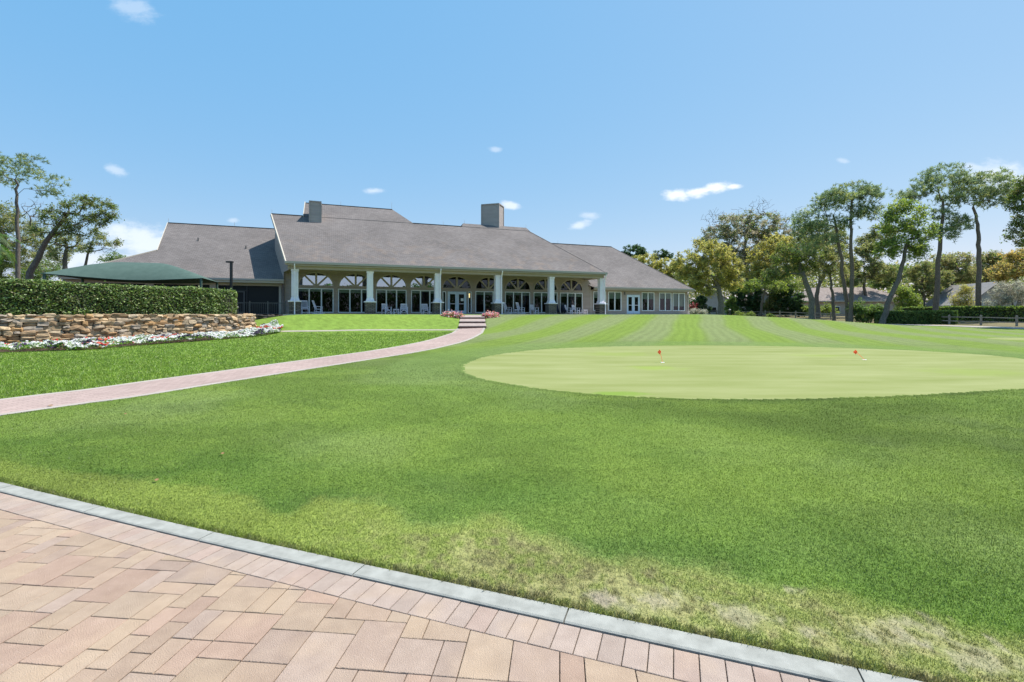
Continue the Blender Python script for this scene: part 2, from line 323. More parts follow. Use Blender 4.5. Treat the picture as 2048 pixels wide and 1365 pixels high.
# kerb line between lawn and paved plaza (lawn side edge)
KP = np.array([(-22, 12.2), (-16, 9.3), (-11, 7.1), (-7.5, 5.58), (-4.86, 4.51), (-2.62, 3.64), (-1.24, 3.135), (.045, 2.672), (1.225, 2.258), (1.9, 2.02), (3.2, 1.56), (6, .55), (12, -1.7), (20, -4.8)])
def smooth_line(P, n=400):
    P = np.asarray(P, float); t = np.r_[0, np.cumsum(np.hypot(*np.diff(P, axis=0).T))]; s = np.linspace(0, t[-1], n)
    out = []
    for si in s:       # Catmull-Rom
        i = min(np.searchsorted(t, si, 'right') - 1, len(P) - 2); i = max(i, 0); u = (si - t[i]) / (t[i + 1] - t[i])
        p0 = P[max(i - 1, 0)]; p1 = P[i]; p2 = P[i + 1]; p3 = P[min(i + 2, len(P) - 1)]
        out.append(.5 * ((2 * p1) + (p2 - p0) * u + (2 * p0 - 5 * p1 + 4 * p2 - p3) * u * u + (3 * p1 - p0 - 3 * p2 + p3) * u ** 3))
    return np.array(out)
def normals(Ln):
    d = np.gradient(Ln, axis=0); d /= np.hypot(*d.T)[:, None]; return np.c_[-d[:, 1], d[:, 0]]    # left of travel
KL = smooth_line(KP, 500); KN = normals(KL)          # travelling right: left normal points to the lawn
def sdist(x, y, Ln, Nn):        # signed distance, positive on the normal side
    x = np.atleast_1d(x).astype(float); y = np.atleast_1d(y).astype(float); out = np.empty(len(x))
    for i in range(0, len(x), 20000):
        a = x[i:i + 20000]; b = y[i:i + 20000]; D = (a[:, None] - Ln[None, :, 0]) ** 2 + (b[:, None] - Ln[None, :, 1]) ** 2; j = D.argmin(1)
        s = (a - Ln[j, 0]) * Nn[j, 0] + (b - Ln[j, 1]) * Nn[j, 1]; out[i:i + 20000] = np.sqrt(D[np.arange(len(a)), j]) * np.where(s >= 0, 1, -1)
    return out
WP = [(-14.5, -.5), (-12, 2.6), (-10.4, 5), (-9.4, 6.8), (-8.76, 8.13), (-8.36, 8.9), (-8.0, 9.5), (-7.55, 10.75), (-6.95, 12.2), (-6.2, 14.0), (-5.35, 15.9), (-4.5, 17.75), (-3.7, 20), (-3.05, 23.2), (-2.75, 28), (-2.82, 31), (-2.85, 33.2)]
WL = smooth_line(WP, 260); WN = normals(WL); WHALF = .98
GREEN_PX = [(922, 740), (932, 727), (985, 711), (1090, 699), (1230, 693.5), (1400, 691.5), (1600, 694), (1800, 700.5), (1950, 709), (2048, 718), (2250, 742), (2330, 760), (2250, 772), (2048, 779), (1850, 791), (1640, 798.5), (1420, 800), (1230, 793), (1080, 779), (975, 762), (932, 750)]
def ground_at(px, py, it=30):
    r = (px - 1024) / 950; d = (py - 628) / 950; Y = (CAMZ) / max(d, .004)
    for _ in range(it):
        z = h0([r * Y], [Y])[0]; Y = .5 * Y + .5 * (CAMZ - z) / max(d, .004)
    return r * Y, Y
GP = [ground_at(*p) for p in GREEN_PX]; GL = smooth_line(GP + [GP[0]], 240)[:-1]
def inside(x, y, P):
    x = np.atleast_1d(x); y = np.atleast_1d(y); c = np.zeros(len(x), bool); n = len(P)
    for i in range(n):
        x1, y1 = P[i]; x2, y2 = P[(i + 1) % n]
        if y1 == y2: continue
        m = ((y1 > y) != (y2 > y)) & (x < (x2 - x1) * (y - y1) / (y2 - y1) + x1); c ^= m
    return c
def gdist(x, y):        # distance to green outline, negative inside
    Nn = normals(np.r_[GL, GL[:1]])[:-1]; d = np.abs(sdist(x, y, GL, Nn)); return np.where(inside(x, y, GL), -d, d)
FARM = 30
BAND = np.array([(p[0], p[1]) for p in (((px - 1024) / 950 * 1520 / (py - 628), 1520 / (py - 628)) for px, py in ((-900, 850), (-300, 893), (0, 925), (150, 948), (330, 967), (480, 990), (560, 1030), (650, 1000), (760, 1005), (830, 1050), (900, 1050), (1000, 1035), (1060, 1062), (1200, 1112), (1350, 1128), (1500, 1160), (1650, 1188), (1800, 1225), (1950, 1262), (2048, 1282), (2500, 1370), (3400, 1500)))])
BDL = smooth_line(BAND, 300); BDN = normals(BDL)
# lawn colour (albedo) from position
def lawn_col(x, y):
    x = np.asarray(x, float); y = np.asarray(y, float)
    g = np.array([.086, .132, .026]); col = np.tile(g, (len(x), 1))
    n1 = fbm(x * .35, y * .35, 4, 3); n2 = fbm(x * 1.6, y * 1.6, 4, 9); n3 = fbm(x * 6, y * 6, 3, 21)
    pale = np.array([.120, .160, .055]); yel = np.array([.135, .185, .032])
    a = sstep(.45, .75, n1) * .6; col = col * (1 - a[:, None]) + pale * a[:, None]
    # darker lush sweep beyond the dry band
    kd = sdist(x, y, KL, KN)
    n4 = fbm(x * 17, y * 17, 3, 44); bd_ = sdist(x, y, BDL, BDN) + (n3 - .5) * .22 + (n4 - .5) * .12; yb = sstep(.07, -.10, bd_) * sstep(14, 9, np.abs(x + .5))
    col = col * (1 - .8 * yb[:, None]) + (np.array([.148, .186, .040])[None] * (1 - sstep(-1.5, .8, x))[:, None] + np.array([.165, .185, .060])[None] * sstep(-1.5, .8, x)[:, None]) * .8 * yb[:, None]
    dry = sstep(.40, .56, n2 * .2 + n3 * .3 + n4 * .5) * sstep(.0, -.22, bd_) * sstep(-1.9, .3, x)
    col = col * (1 - .8 * dry[:, None]) + np.array([.195, .185, .085]) * .8 * dry[:, None]
    # bare sandy spots near the kerb at the right
    for (bx, by, br) in ((.78, 2.62, .20), (1.22, 2.50, .15), (1.95, 2.38, .22), (2.2, 2.2, .2), (.5, 2.68, .09), (1.5, 2.38, .08), (1.62, 2.75, .08)):
        m = sstep(1.25, .35, np.hypot(x - bx, (y - by) * 1.9) / br + (n3 - .5) * 2.2 + (n4 - .5) * 2.4); col = col * (1 - .60 * m[:, None]) + np.array([.22, .185, .15]) * .60 * m[:, None]
    edge = sstep(.09, .0, kd) * sstep(.35, .65, n3); col = col * (1 - .6 * edge[:, None]) + np.array([.10, .085, .05]) * .6 * edge[:, None]
    clod = sstep(.62, .70, n4) * sstep(.05, -.2, bd_) * sstep(-1.9, .0, x) * .42; col = col * (1 - clod[:, None]) + np.array([.05, .042, .03]) * clod[:, None]; dk = sstep(.0, .12, bd_) * sstep(1.5, .3, bd_ + (n2 - .5) * .8) * .6; col = col * (1 - dk[:, None]) + np.array([.052, .104, .017]) * dk[:, None]; big = fbm(x * .16 + 3, y * .22 + 9, 3, 61); big2 = fbm(x * .7 + 5, y * 1.1, 3, 71); col = col * (.84 + .36 * sstep(.3, .7, big))[:, None] * (.90 + .20 * sstep(.3, .7, big2))[:, None]; ym = sstep(.45, .7, big2) * .30; col = col * (1 - ym[:, None]) + np.array([.125, .170, .032]) * ym[:, None]
    # mown stripes of the far lawn
    w = x * math.cos(R(21.5)) - y * math.sin(R(21.5)) + 5.5 * (fbm(x * .045, y * .045, 2, 31) - .5) + .010 * np.abs(x - .4 * y) * (y - 30) * .12
    st = .5 + .5 * np.tanh(3.2 * np.sin(w * 2 * math.pi / 4.1 + 1.2)); wd = xy2uv(x, y)
    am = sstep(15.5, 20, y + (n1 - .5) * 2) * (.62 + .38 * sstep(21, 26, y)) * sstep(-3.5, -1, x + .1 * y) * .85
    c = (np.array([.150, .182, .078])[None] * (1 - st[:, None]) + np.array([.132, .192, .034])[None] * st[:, None]) * (1 + .10 * np.sin(w * 12 + n1 * 6))[:, None]
    col = col * (1 - am[:, None]) + c * am[:, None]
    # coarse lawn left of the path: brighter green
    wl = sdist(x, y, WL, WN); lf = sstep(.9, 1.2, wl) * (y > 0) * (y < 45)
    c = np.array([.098, .150, .028])[None] * (.8 + .5 * n3)[:, None] * (1 - .35 * a[:, None]) + yel * .35 * a[:, None]
    col = col * (1 - lf[:, None]) + c * lf[:, None]
    # strip next to the green: paler fringe
    gd = gdist(x, y); rim = sstep(.16, .06, np.abs(gd - .07)) * .45; col = col * (1 - rim[:, None] * .5); fr = sstep(2.2, 1.2, np.abs(gd - .5) + (n2 - .5) * .4) * sstep(8, 14, y) * .5; col = col * (1 - fr[:, None]) + np.array([.115, .175, .05]) * fr[:, None]
    f2 = sstep(150, 60, np.hypot(x, y)); col = col * (.6 + .4 * f2)[:, None]
    # bare earth under the trees at the right
    e = sstep(0, 3, (x - 46.5) + (y - 60) * .2 + (n2 - .5) * 5) * .8; col = col * (1 - e[:, None]) + np.array([.15, .115, .08]) * e[:, None]
    lift = (1.20 - .06 * am) * (1 + .32 * lf); return np.clip(col * (lift * (.86 + .28 * n3))[:, None], .01, .45)
# footprints pushed below their own paving
STEP_DIR = np.array([-.0832, 1.0]); STEP_DIR /= np.hypot(*STEP_DIR)
def terrain_z(x, y):
    z = h0(x, y); kd = sdist(x, y, KL, KN); z = np.where(kd < .02, -.08, z + .008 * sstep(0.02, .1, kd))
    u, v = xy2uv(x, y); pad = (u > -16) & (u < 44.2) & (v > np.where(u > 30.5, 1.9, -.35)) & (v < 24); z = np.where(pad, np.minimum(z, 1.3), z)
    wd = np.abs(sdist(x, y, WL, WN)); z = np.where((wd < WHALF - .05) & (y < 33.3), z - .05, z)
    g = inside(x, y, GL); z = np.where(g & (np.abs(gdist(x, y)) > .12), z - .03, z)
    sx = x + .0832 * y - 0; st = (np.abs(sx) < .9) & (y > 33.1) & (y < 40.5); z = np.where(st, z - .35, z)
    return z
def build_lawn():
    na = 620; th = np.linspace(R(-78), R(78), na); rr = [.9]
    while rr[-1] < 2500: rr.append(rr[-1] * (1.0105 if rr[-1] < 90 else 1.05))
    rr = np.array(rr); nr = len(rr); T, Rr = np.meshgrid(th, rr); X = (Rr * np.sin(T)).ravel(); Y = (Rr * np.cos(T)).ravel() - .6
    Z = terrain_z(X, Y); co = np.c_[X, Y, Z].astype(np.float32)
    i = np.arange(nr - 1)[:, None] * na + np.arange(na - 1)[None]; q = np.stack([i, i + 1, i + na + 1, i + na], -1).reshape(-1, 4)[:, ::-1]
    me = bpy.data.meshes.new('lawn'); me.vertices.add(len(co)); me.vertices.foreach_set('co', co.ravel()); me.loops.add(q.size); me.loops.foreach_set('vertex_index', q.astype(np.int32).ravel())
    me.polygons.add(len(q)); me.polygons.foreach_set('loop_start', np.arange(0, q.size, 4, dtype=np.int32)); me.polygons.foreach_set('use_smooth', np.ones(len(q), bool)); me.update(calc_edges=True)
    at = me.color_attributes.new('Col', 'FLOAT_COLOR', 'POINT'); c = np.ones((len(co), 4), np.float32); c[:, :3] = lawn_col(X, Y); at.data.foreach_set('color', c.ravel())
    m = mat('lawn', rough=.95, spec=.1); noise_col(m, (.76, .78, .74), (1.30, 1.26, 1.22), 26, detail=6, attr='Col', bump=1.0, bscale=60); me.materials.append(m)
    o = link('lawn', me); tag(o, kind='structure')
    # rear ground behind the camera and far sides, a plain sheet lower than everything
    b = MB(); b.poly([(-3000, -3000, -.35), (3000, -3000, -.35), (3000, 3000, -.35), (-3000, 3000, -.35)])
    o = b.build('ground', noise_col(mat('far_ground', rough=1), (.05, .09, .02), (.09, .12, .04), .2)); tag(o, kind='structure')
build_lawn()

# ------------------------------------------------------------------ grass blades
def blades(name, x, y, hgt, wid, label, dark=.9, z=None):
    n = len(x); z = h0(x, y) if z is None else z; c = lawn_col(x, y) * (dark * rng.uniform(.70, 1.38, n))[:, None] * np.array([1, 1, .95]); yv = rng.random(n) < .12
    c[yv] = c[yv] * .5 + np.array([.20, .21, .07]) * .6
    a = rng.uniform(0, 2 * math.pi, n); lean = rng.uniform(.1, .9, n) * hgt; b = rng.uniform(0, 2 * math.pi, n)
    P = np.c_[x, y, z]; W = np.c_[np.cos(a) * wid, np.sin(a) * wid, np.zeros(n)] * .5; T = P + np.c_[np.cos(b) * lean, np.sin(b) * lean, hgt]
    V = np.stack([P - W, P + W, T], 1).reshape(-1, 3); o = fast_mesh(name, V, 3, M['grass'], np.clip(c, .01, .7)); tag(o, label, 'grass', kind='stuff'); return o
def screen_pts(n, ymin, ymax, xa=-100, xb=2150):
    px = rng.uniform(xa, xb, n); wide = rng.random(n) < .28; px = np.where(wide, 1024 + rng.normal(size=n) * 1350, px); py = 628 + (ymin - 628) * ((ymax - 628) / (ymin - 628)) ** rng.random(n); Y = CAMZ * 950 / (py - 628); return (px - 1024) / 950 * Y, Y
x, y = screen_pts(1050000, 690, 1400); kd = sdist(x, y, KL, KN); wl = sdist(x, y, WL, WN); gd = gdist(x, y)
k = (kd > -.01) & (wl < -WHALF - .02) & (gd > .05) & (y < 7 + 8 * rng.random(len(y))); x, y, kd = x[k], y[k], kd[k]
n3 = fbm(x * 6, y * 6, 3, 21); c = lawn_col(x, y); keep = ~((c[:, 0] > .25) & (rng.random(len(x)) < .75)); x, y, kd = x[keep], y[keep], kd[keep]
hg = (.012 + .012 * rng.random(len(x))) * (1 + .35 * (kd < .05)) * (1 + np.clip(y - 6, 0, 12) * .06); wd = (.0030 + .0010 * y) * rng.uniform(.7, 1.3, len(x))
blades('grass', x, y, hg, wd, 'short mown grass between the kerb and the putting green', .97)
x, y = screen_pts(330000, 662, 850, -120, 1000); wl = sdist(x, y, WL, WN)
k = (wl > WHALF + .03) & (y < 31); x, y = x[k], y[k]
BP = [(-31, 14), (-20.75, 19.2), (-18.5, 20.4), (-17.9, 22.7), (-16.5, 25.5), (-15.6, 28.5), (-15.4, 31.2), (-16.6, 33.5)]
BL = smooth_line(BP, 200); BN = normals(BL); bd = sdist(x, y, BL, BN); k = (bd < 0) & (y - 31.2 < 0); x, y = x[k], y[k]
blades('grass', x, y, .03 + .04 * rng.random(len(x)), (.006 + .0011 * y) * rng.uniform(.7, 1.3, len(x)), 'longer coarse grass between the brick walkway and the flower bed', 1.05)

# ------------------------------------------------------------------ putting greens
def build_green(P, name, lift=.006):
    P = np.asarray(P); x0, y0 = P.min(0); x1, y1 = P.max(0); c = P.mean(0); nr = 40; n = len(P); V = [(c[0], c[1])]
    for k in range(1, nr + 1):
        V += [tuple(c + (p - c) * k / nr) for p in P]
    V = np.array(V); z = h0(V[:, 0], V[:, 1]) + lift; f = [(0, 1 + i, 1 + (i + 1) % n) for i in range(n)]
    for k in range(nr - 1):
        a = 1 + k * n; b = a + n; f += [(a + i, b + i, b + (i + 1) % n, a + (i + 1) % n) for i in range(n)]
    me = bpy.data.meshes.new(name); me.from_pydata([(p[0], p[1], q) for p, q in zip(V, z)], [], f)
    m = mat('green_turf', rough=.95, spec=.1); noise_col(m, (.195, .225, .070), (.268, .288, .122), .9, detail=10, bump=.35, bscale=120, stretch=(.3, 1.3, 1), lo=.32, hi=.68)
    t = m.node_tree; p = t.nodes['Principled BSDF']; L = t.links.new; src = p.inputs['Base Color'].links[0].from_socket    # small bright patches of overseeded turf
    tc = N(t, 'ShaderNodeTexCoord'); sp = N(t, 'ShaderNodeSeparateXYZ'); L(tc.outputs['Object'], sp.inputs[0]); nz = N(t, 'ShaderNodeTexNoise'); nz.inputs['Scale'].default_value = 2.2; nz.inputs['Detail'].default_value = 5; L(tc.outputs['Object'], nz.inputs['Vector'])
    for (px, py, rx, ry, cc, op) in ((1230, 789, .75, .32, (.16, .26, .035), .8), (1310, 737, .9, .5, (.22, .30, .05), .6), (1230, 709, 1.5, .9, (.22, .29, .06), .4), (1950, 745, 1.6, .9, (.24, .31, .07), .4), (1640, 712, 1.2, .7, (.23, .30, .06), .35)):
        gx, gy = ground_at(px, py); dx = math_n(t, 'DIVIDE', math_n(t, 'SUBTRACT', sp.outputs[0], gx), rx); dy = math_n(t, 'DIVIDE', math_n(t, 'SUBTRACT', sp.outputs[1], gy), ry)
        d = math_n(t, 'SQRT', math_n(t, 'ADD', math_n(t, 'MULTIPLY', dx, dx), math_n(t, 'MULTIPLY', dy, dy))); d = math_n(t, 'ADD', d, math_n(t, 'MULTIPLY', math_n(t, 'SUBTRACT', nz.outputs[0], .5), 1.6))
        mr = N(t, 'ShaderNodeMapRange', interpolation_type='SMOOTHSTEP'); L(d, mr.inputs[0]); mr.inputs[1].default_value = 1.2; mr.inputs[2].default_value = .3; mr.inputs[3].default_value = 0; mr.inputs[4].default_value = op
        mx = N(t, 'ShaderNodeMix', data_type='RGBA'); L(mr.outputs[0], mx.inputs[0]); L(src, mx.inputs[6]); mx.inputs[7].default_value = (*cc, 1); src = mx.outputs[2]
    L(src, p.inputs['Base Color']); me.materials.append(m); o = link(name, me); tag(o, kind='structure')
build_green(GL, 'putting_green')
gx, gy = ground_at(2130, 681); build_green([(gx + 4.2 * math.cos(t), gy + 1.7 * math.sin(t)) for t in np.linspace(0, 2 * math.pi, 40)[:-1]], 'putting_green', .012)

def golf_flag(px, py, fpx, fpy, label, turn, pin_label=None):
    gx, gy = ground_at(px, py); z = h0([gx], [gy])[0] + .008; tp = np.array([(fpx - 1024) / 950 * gy, gy, CAMZ + (628 - fpy) / 950 * gy]) - np.array([gx, gy, z])
    t = thing('golf_flag', (gx, gy, z), label, 'golf flag', group='small flags marking holes on the putting green')
    b = MB(); b.tube([(0, 0, 0), tuple(tp * .5 + np.array([.01, 0, 0])), tuple(tp)], .0055, 5); b.build('pole', M['red'], t)
    b = MB(); s = .078; a = np.array([math.cos(turn), math.sin(turn), 0]) * s; u = np.array([0, 0, s]); n = np.array([-math.sin(turn), math.cos(turn), 0]) * .004; ctr = tp - np.array([0, 0, .01])
    q = [ctr - u, ctr + a + n * 5, ctr + u, ctr - a + n * 5]; b.hexa([p - n for p in q] + [p + n for p in q]); b.build('flag', M['red'], t)
    b = MB(); b.tube([(0, 0, -.02), (0, 0, .008)], .062, 20); b.build('hole_cup', M['cup'], t)
golf_flag(1325, 726, 1319.5, 704, 'pale orange putting flag on a nearly upright stick', R(28))
golf_flag(1729, 720.5, 1711.5, 704, 'bright red diamond putting flag leaning on its thin stick', R(5))

# ------------------------------------------------------------------ plaza, kerb, walkway, steps
def clip(poly, p, n):       # keep side where (q-p).n >= 0
    out = []; m = len(poly)
    for i in range(m):
        a, b = poly[i], poly[(i + 1) % m]; da = (a[0] - p[0]) * n[0] + (a[1] - p[1]) * n[1]; db = (b[0] - p[0]) * n[0] + (b[1] - p[1]) * n[1]
        if da >= 0: out.append(a)
        if da * db < 0: t = da / (da - db); out.append((a[0] + (b[0] - a[0]) * t, a[1] + (b[1] - a[1]) * t))
    return out
def paver_mat():
    m = mat('paver', rough=.85, spec=.2); noise_col(m, (.90, .88, .87), (1.09, 1.09, 1.09), 9, detail=9, attr='Col', bump=.55, bscale=170, lo=.3, hi=.7)
    t = m.node_tree; L = t.links.new; p = t.nodes['Principled BSDF']; src = p.inputs['Base Color'].links[0].from_socket
    tc = N(t, 'ShaderNodeTexCoord'); nz = N(t, 'ShaderNodeTexNoise'); nz.inputs['Scale'].default_value = 170; nz.inputs['Detail'].default_value = 3; L(tc.outputs['Object'], nz.inputs['Vector'])
    mr = N(t, 'ShaderNodeMapRange'); L(nz.outputs[0], mr.inputs[0]); mr.inputs[1].default_value = .62; mr.inputs[2].default_value = .74; mr.inputs[4].default_value = .55
    mx = N(t, 'ShaderNodeMix', data_type='RGBA'); L(mr.outputs[0], mx.inputs[0]); L(src, mx.inputs[6]); mx.inputs[7].default_value = (.62, .52, .46, 1)
    n2 = N(t, 'ShaderNodeTexNoise'); n2.inputs['Scale'].default_value = 3.2; n2.inputs['Detail'].default_value = 4; L(tc.outputs['Object'], n2.inputs['Vector'])
    m2 = N(t, 'ShaderNodeMapRange'); L(n2.outputs[0], m2.inputs[0]); m2.inputs[1].default_value = .48; m2.inputs[2].default_value = .72; m2.inputs[4].default_value = .38
    m3 = N(t, 'ShaderNodeMix', data_type='RGBA'); L(m2.outputs[0], m3.inputs[0]); L(mx.outputs[2], m3.inputs[6]); m3.inputs[7].default_value = (.47, .345, .235, 1)
    L(m3.outputs[2], p.inputs['Base Color']); return m
M['paver'] = paver_mat()
def add_paver(b, poly, col, gap=.0023, bev=.0022, z=0.0):
    if len(poly) < 3: return
    P = np.array(poly); c = P.mean(0); d = np.hypot(*(P - c).T).min()
    if d < .012: return
    n = len(P)
    def shrink(g):
        out = []
        for i in range(n):
            a, q, r = P[i - 1], P[i], P[(i + 1) % n]; e1 = (q - a) / (np.hypot(*(q - a)) + 1e-9); e2 = (r - q) / (np.hypot(*(r - q)) + 1e-9)
            n1 = np.array([-e1[1], e1[0]]); n2 = np.array([-e2[1], e2[0]]); s = n1 + n2; k = 1 + n1.dot(n2); out.append(q + s * g / max(k, .4))
        return out
    A = shrink(gap); B = shrink(gap + bev); tz = z + random.uniform(-.0012, .0012); tx = random.uniform(-.004, .004); ty = random.uniform(-.004, .004)
    top = [(p[0], p[1], tz + (p[0] - c[0]) * tx + (p[1] - c[1]) * ty) for p in B]; rim = [(p[0], p[1], tz - bev) for p in A]; bot = [(p[0], p[1], z - .03) for p in A]
    s = len(b.v); b.v += top + rim + bot; b.f.append(tuple(range(s, s + n))); b.m.append(0); b.c.append(col)
    for i in range(n):
        j = (i + 1) % n; b.f.append((s + i, s + n + i, s + n + j, s + j)); b.f.append((s + n + i, s + 2 * n + i, s + 2 * n + j, s + n + j)); b.m += [0, 0]; b.c += [col, col]
def build_plaza():
    b = MB(); U = .1125; e1 = np.array([1, -.1]) / math.hypot(1, .1); e2 = np.array([-e1[1], e1[0]]); nx, ny = 170, 90; occ = np.zeros((nx, ny), bool); o0 = np.array([-11.0, -2.6])
    BW = .13 + .205            # kerb + soldier course
    K2 = KL - KN * BW; pal = [(.375, .275, .205), (.385, .288, .208), (.36, .268, .213), (.395, .30, .222), (.365, .278, .225), (.38, .268, .205), (.39, .292, .215)]
    for j in range(ny):
        for i in range(nx):
            if occ[i, j]: continue
            opts = [(3, 2), (2, 2), (2, 2), (2, 1), (2, 1), (2, 3), (1, 2), (1, 2)]; random.shuffle(opts); opts.append((1, 1))
            for (w, h) in opts:
                if i + w <= nx and j + h <= ny and not occ[i:i + w, j:j + h].any(): break
            occ[i:i + w, j:j + h] = True
            q = [o0 + e1 * (i + a) * U + e2 * (j + c) * U for a, c in ((0, 0), (w, 0), (w, h), (0, h))]; c = sum(q) / 4
            dd = (K2[:, 0] - c[0]) ** 2 + (K2[:, 1] - c[1]) ** 2; k = dd.argmin(); s = (c - K2[k]).dot(-KN[k])
            if s < -.25: continue
            poly = [tuple(p) for p in q]
            if s < .3: poly = clip(poly, K2[k], -KN[k])
            bc = np.array(random.choice(pal)) * random.uniform(.87, 1.03); add_paver(b, poly, tuple(bc))
    # soldier course following the kerb
    t = np.r_[0, np.cumsum(np.hypot(*np.diff(KL - KN * .13, axis=0).T))]; s = 0; Kb = KL - KN * .13
    def at(si, off): 
        p = np.array([np.interp(si, t, Kb[:, 0]), np.interp(si, t, Kb[:, 1])]); n = np.array([np.interp(si, t, KN[:, 0]), np.interp(si, t, KN[:, 1])]); return tuple(p - n * off)
    while s < t[-1] - .12:
        w = .112; g = random.uniform(.92, 1.08); col = (.365 * g, .288 * g, .243 * g) if random.random() < .7 else (.375 * g, .282 * g, .235 * g)
        add_paver(b, [at(s, .205), at(s + w, .205), at(s + w, .006), at(s, .006)], col); s += w
    o = b.build('plaza_paving', M['paver']); tag(o, kind='structure')
    # bedding sand showing in the joints
    K3 = KL - KN * .05; b = MB(); n = len(K3)
    for i in range(0, n - 1):
        a, c = K3[i], K3[i + 1]; b.poly([(a[0], a[1], -.012), (a[0] + .37 * -12, a[1] - 12, -.012), (c[0] + .37 * -12, c[1] - 12, -.012), (c[0], c[1], -.012)])
    o = b.build('joint_sand', noise_col(mat('joint_sand', rough=1), (.035, .028, .022), (.13, .105, .08), 3)); tag(o, kind='structure')
    # kerb in cast lengths
    b = MB(); t = np.r_[0, np.cumsum(np.hypot(*np.diff(KL, axis=0).T))]
    def at2(si, off):
        p = np.array([np.interp(si, t, KL[:, 0]), np.interp(si, t, KL[:, 1])]); n = np.array([np.interp(si, t, KN[:, 0]), np.interp(si, t, KN[:, 1])]); return p - n * off
    s = .55; prof = [(.0, -.06), (.0, .004), (.006, .006), (.114, .005), (.1235, -.0005), (.124, -.06)]
    while s < t[-1] - 1.4:
        Ln = 1.32; K = 12; base = len(b.v)
        for k in range(K + 1):
            si = s + .004 + (Ln - .008) * k / K
            for (o_, z_) in prof: p = at2(si, o_); b.v.append((p[0], p[1], z_))
        m_ = len(prof)
        for k in range(K):
            for j in range(m_ - 1): b.f.append((base + k * m_ + j, base + k * m_ + j + 1, base + (k + 1) * m_ + j + 1, base + (k + 1) * m_ + j)[::-1]); b.m.append(0); b.c.append(None)
        for k in (0, K): b.f.append(tuple(base + k * m_ + j for j in range(m_))); b.m.append(0); b.c.append(None)
        s += Ln
    o = b.build('kerb', M['curb']); tag(o, kind='structure')
build_plaza()

def build_walk():
    me = bpy.data.meshes.new('walkway'); n = len(WL); t = np.r_[0, np.cumsum(np.hypot(*np.diff(WL, axis=0).T))]
    offs = [-WHALF, -WHALF + .001, -WHALF + .16, -WHALF + .161, -.4, 0, .4, WHALF - .161, WHALF - .16, WHALF - .001, WHALF]; k = len(offs); V = []; uvs = []
    for i in range(n):
        for j, o in enumerate(offs):
            p = WL[i] + WN[i] * o; V.append((p[0], p[1], 0)); uvs.append((t[i], o))
    V = np.array(V); V[:, 2] = h0(V[:, 0], V[:, 1]) + .012
    for i in range(n): V[i * k, 2] -= .08; V[i * k + k - 1, 2] -= .08
    f = [(i * k + j, i * k + j + 1, (i + 1) * k + j + 1, (i + 1) * k + j)[::-1] for i in range(n - 1) for j in range(k - 1)]
    me.from_pydata([tuple(v) for v in V], [], f); uv = me.uv_layers.new(name='UVMap'); li = [x for p in me.polygons for x in p.vertices]
    uv.data.foreach_set('uv', np.array([uvs[x] for x in li], np.float32).ravel()); me.materials.append(brick_mat('walk_brick', (.33, .245, .22), (.40, .30, .27), (.24, .19, .17), .2, .1, .006, coord='UV', bump=.3)); me.materials.append(M['pathcon'])
    for idx, p in enumerate(me.polygons):
        p.material_index = 1 if idx % (k - 1) in (0, 1, 7, 8, 9) or idx % (k - 1) == 2 and False else 0
    o = link('walkway', me); tag(o, kind='structure')
    # thin side path along the foot of the bank
    P = smooth_line([(-3.6, 32.2), (-6, 32.35), (-10, 32.1), (-14, 31.7), (-17, 31.2)], 60); Nn = normals(P); b = MB()
    for i in range(len(P) - 1):
        q = []
        for a, s in ((i, .32), (i, -.32), (i + 1, -.32), (i + 1, .32)): p = P[a] + Nn[a] * s; q.append((p[0], p[1], h0([p[0]], [p[1]])[0] + .02))
        b.slab(q[::-1] if False else q, .08)
    o = b.build('side_path', M['side']); tag(o, kind='structure')
    # cart path at the right
    P = smooth_line([(60, 28), (54.5, 38), (50.2, 47), (46.6, 57), (45.2, 66), (43, 76), (38, 88), (33, 100)], 120); Nn = normals(P); b = MB()
    for i in range(len(P) - 1):
        q = []
        for a, s in ((i, 1.3), (i, -1.3), (i + 1, -1.3), (i + 1, 1.3)): p = P[a] + Nn[a] * s; q.append((p[0], p[1], h0([p[0]], [p[1]])[0] + .05))
        b.slab(q, .1)
    o = b.build('cart_path', M['pathcon']); tag(o, kind='structure')
build_walk()
def build_steps():
    t = thing('garden_steps', (-2.8, 33.1, .4), 'three broad brick faced steps climbing the bank to the porch', 'steps')
    side = np.array([STEP_DIR[1], -STEP_DIR[0]])
    lv = [(33.1, .755, 35.4, .90), (35.4, 1.035, 37.4, 1.20), (37.4, 1.335, 40.3, 1.49)]
    for (y0, z0, y1, z1) in lv:
        def P(yy, s, z): c = STEP_DIR * (yy / STEP_DIR[1]); p = c + side * s; return (p[0] + 2.8, p[1] - 33.1, z - .4)
        b = MB(); b.hexa([P(y0 - .04, -.97, z0 - .055), P(y0 - .04, .97, z0 - .055), P(y1, .97, z1 - .055), P(y1, -.97, z1 - .055), P(y0 - .04, -.97, z0), P(y0 - .04, .97, z0), P(y1, .97, z1), P(y1, -.97, z1)]); b.build('tread', M['tread'], t)
        b = MB(); b.hexa([P(y0, -.94, .3), P(y0, .94, .3), P(y1 - .01, .94, .3), P(y1 - .01, -.94, .3), P(y0, -.94, z0 - .057), P(y0, .94, z0 - .057), P(y1 - .01, .94, z1 - .057), P(y1 - .01, -.94, z1 - .057)]); b.build('riser', M['riser'], t)
build_steps()

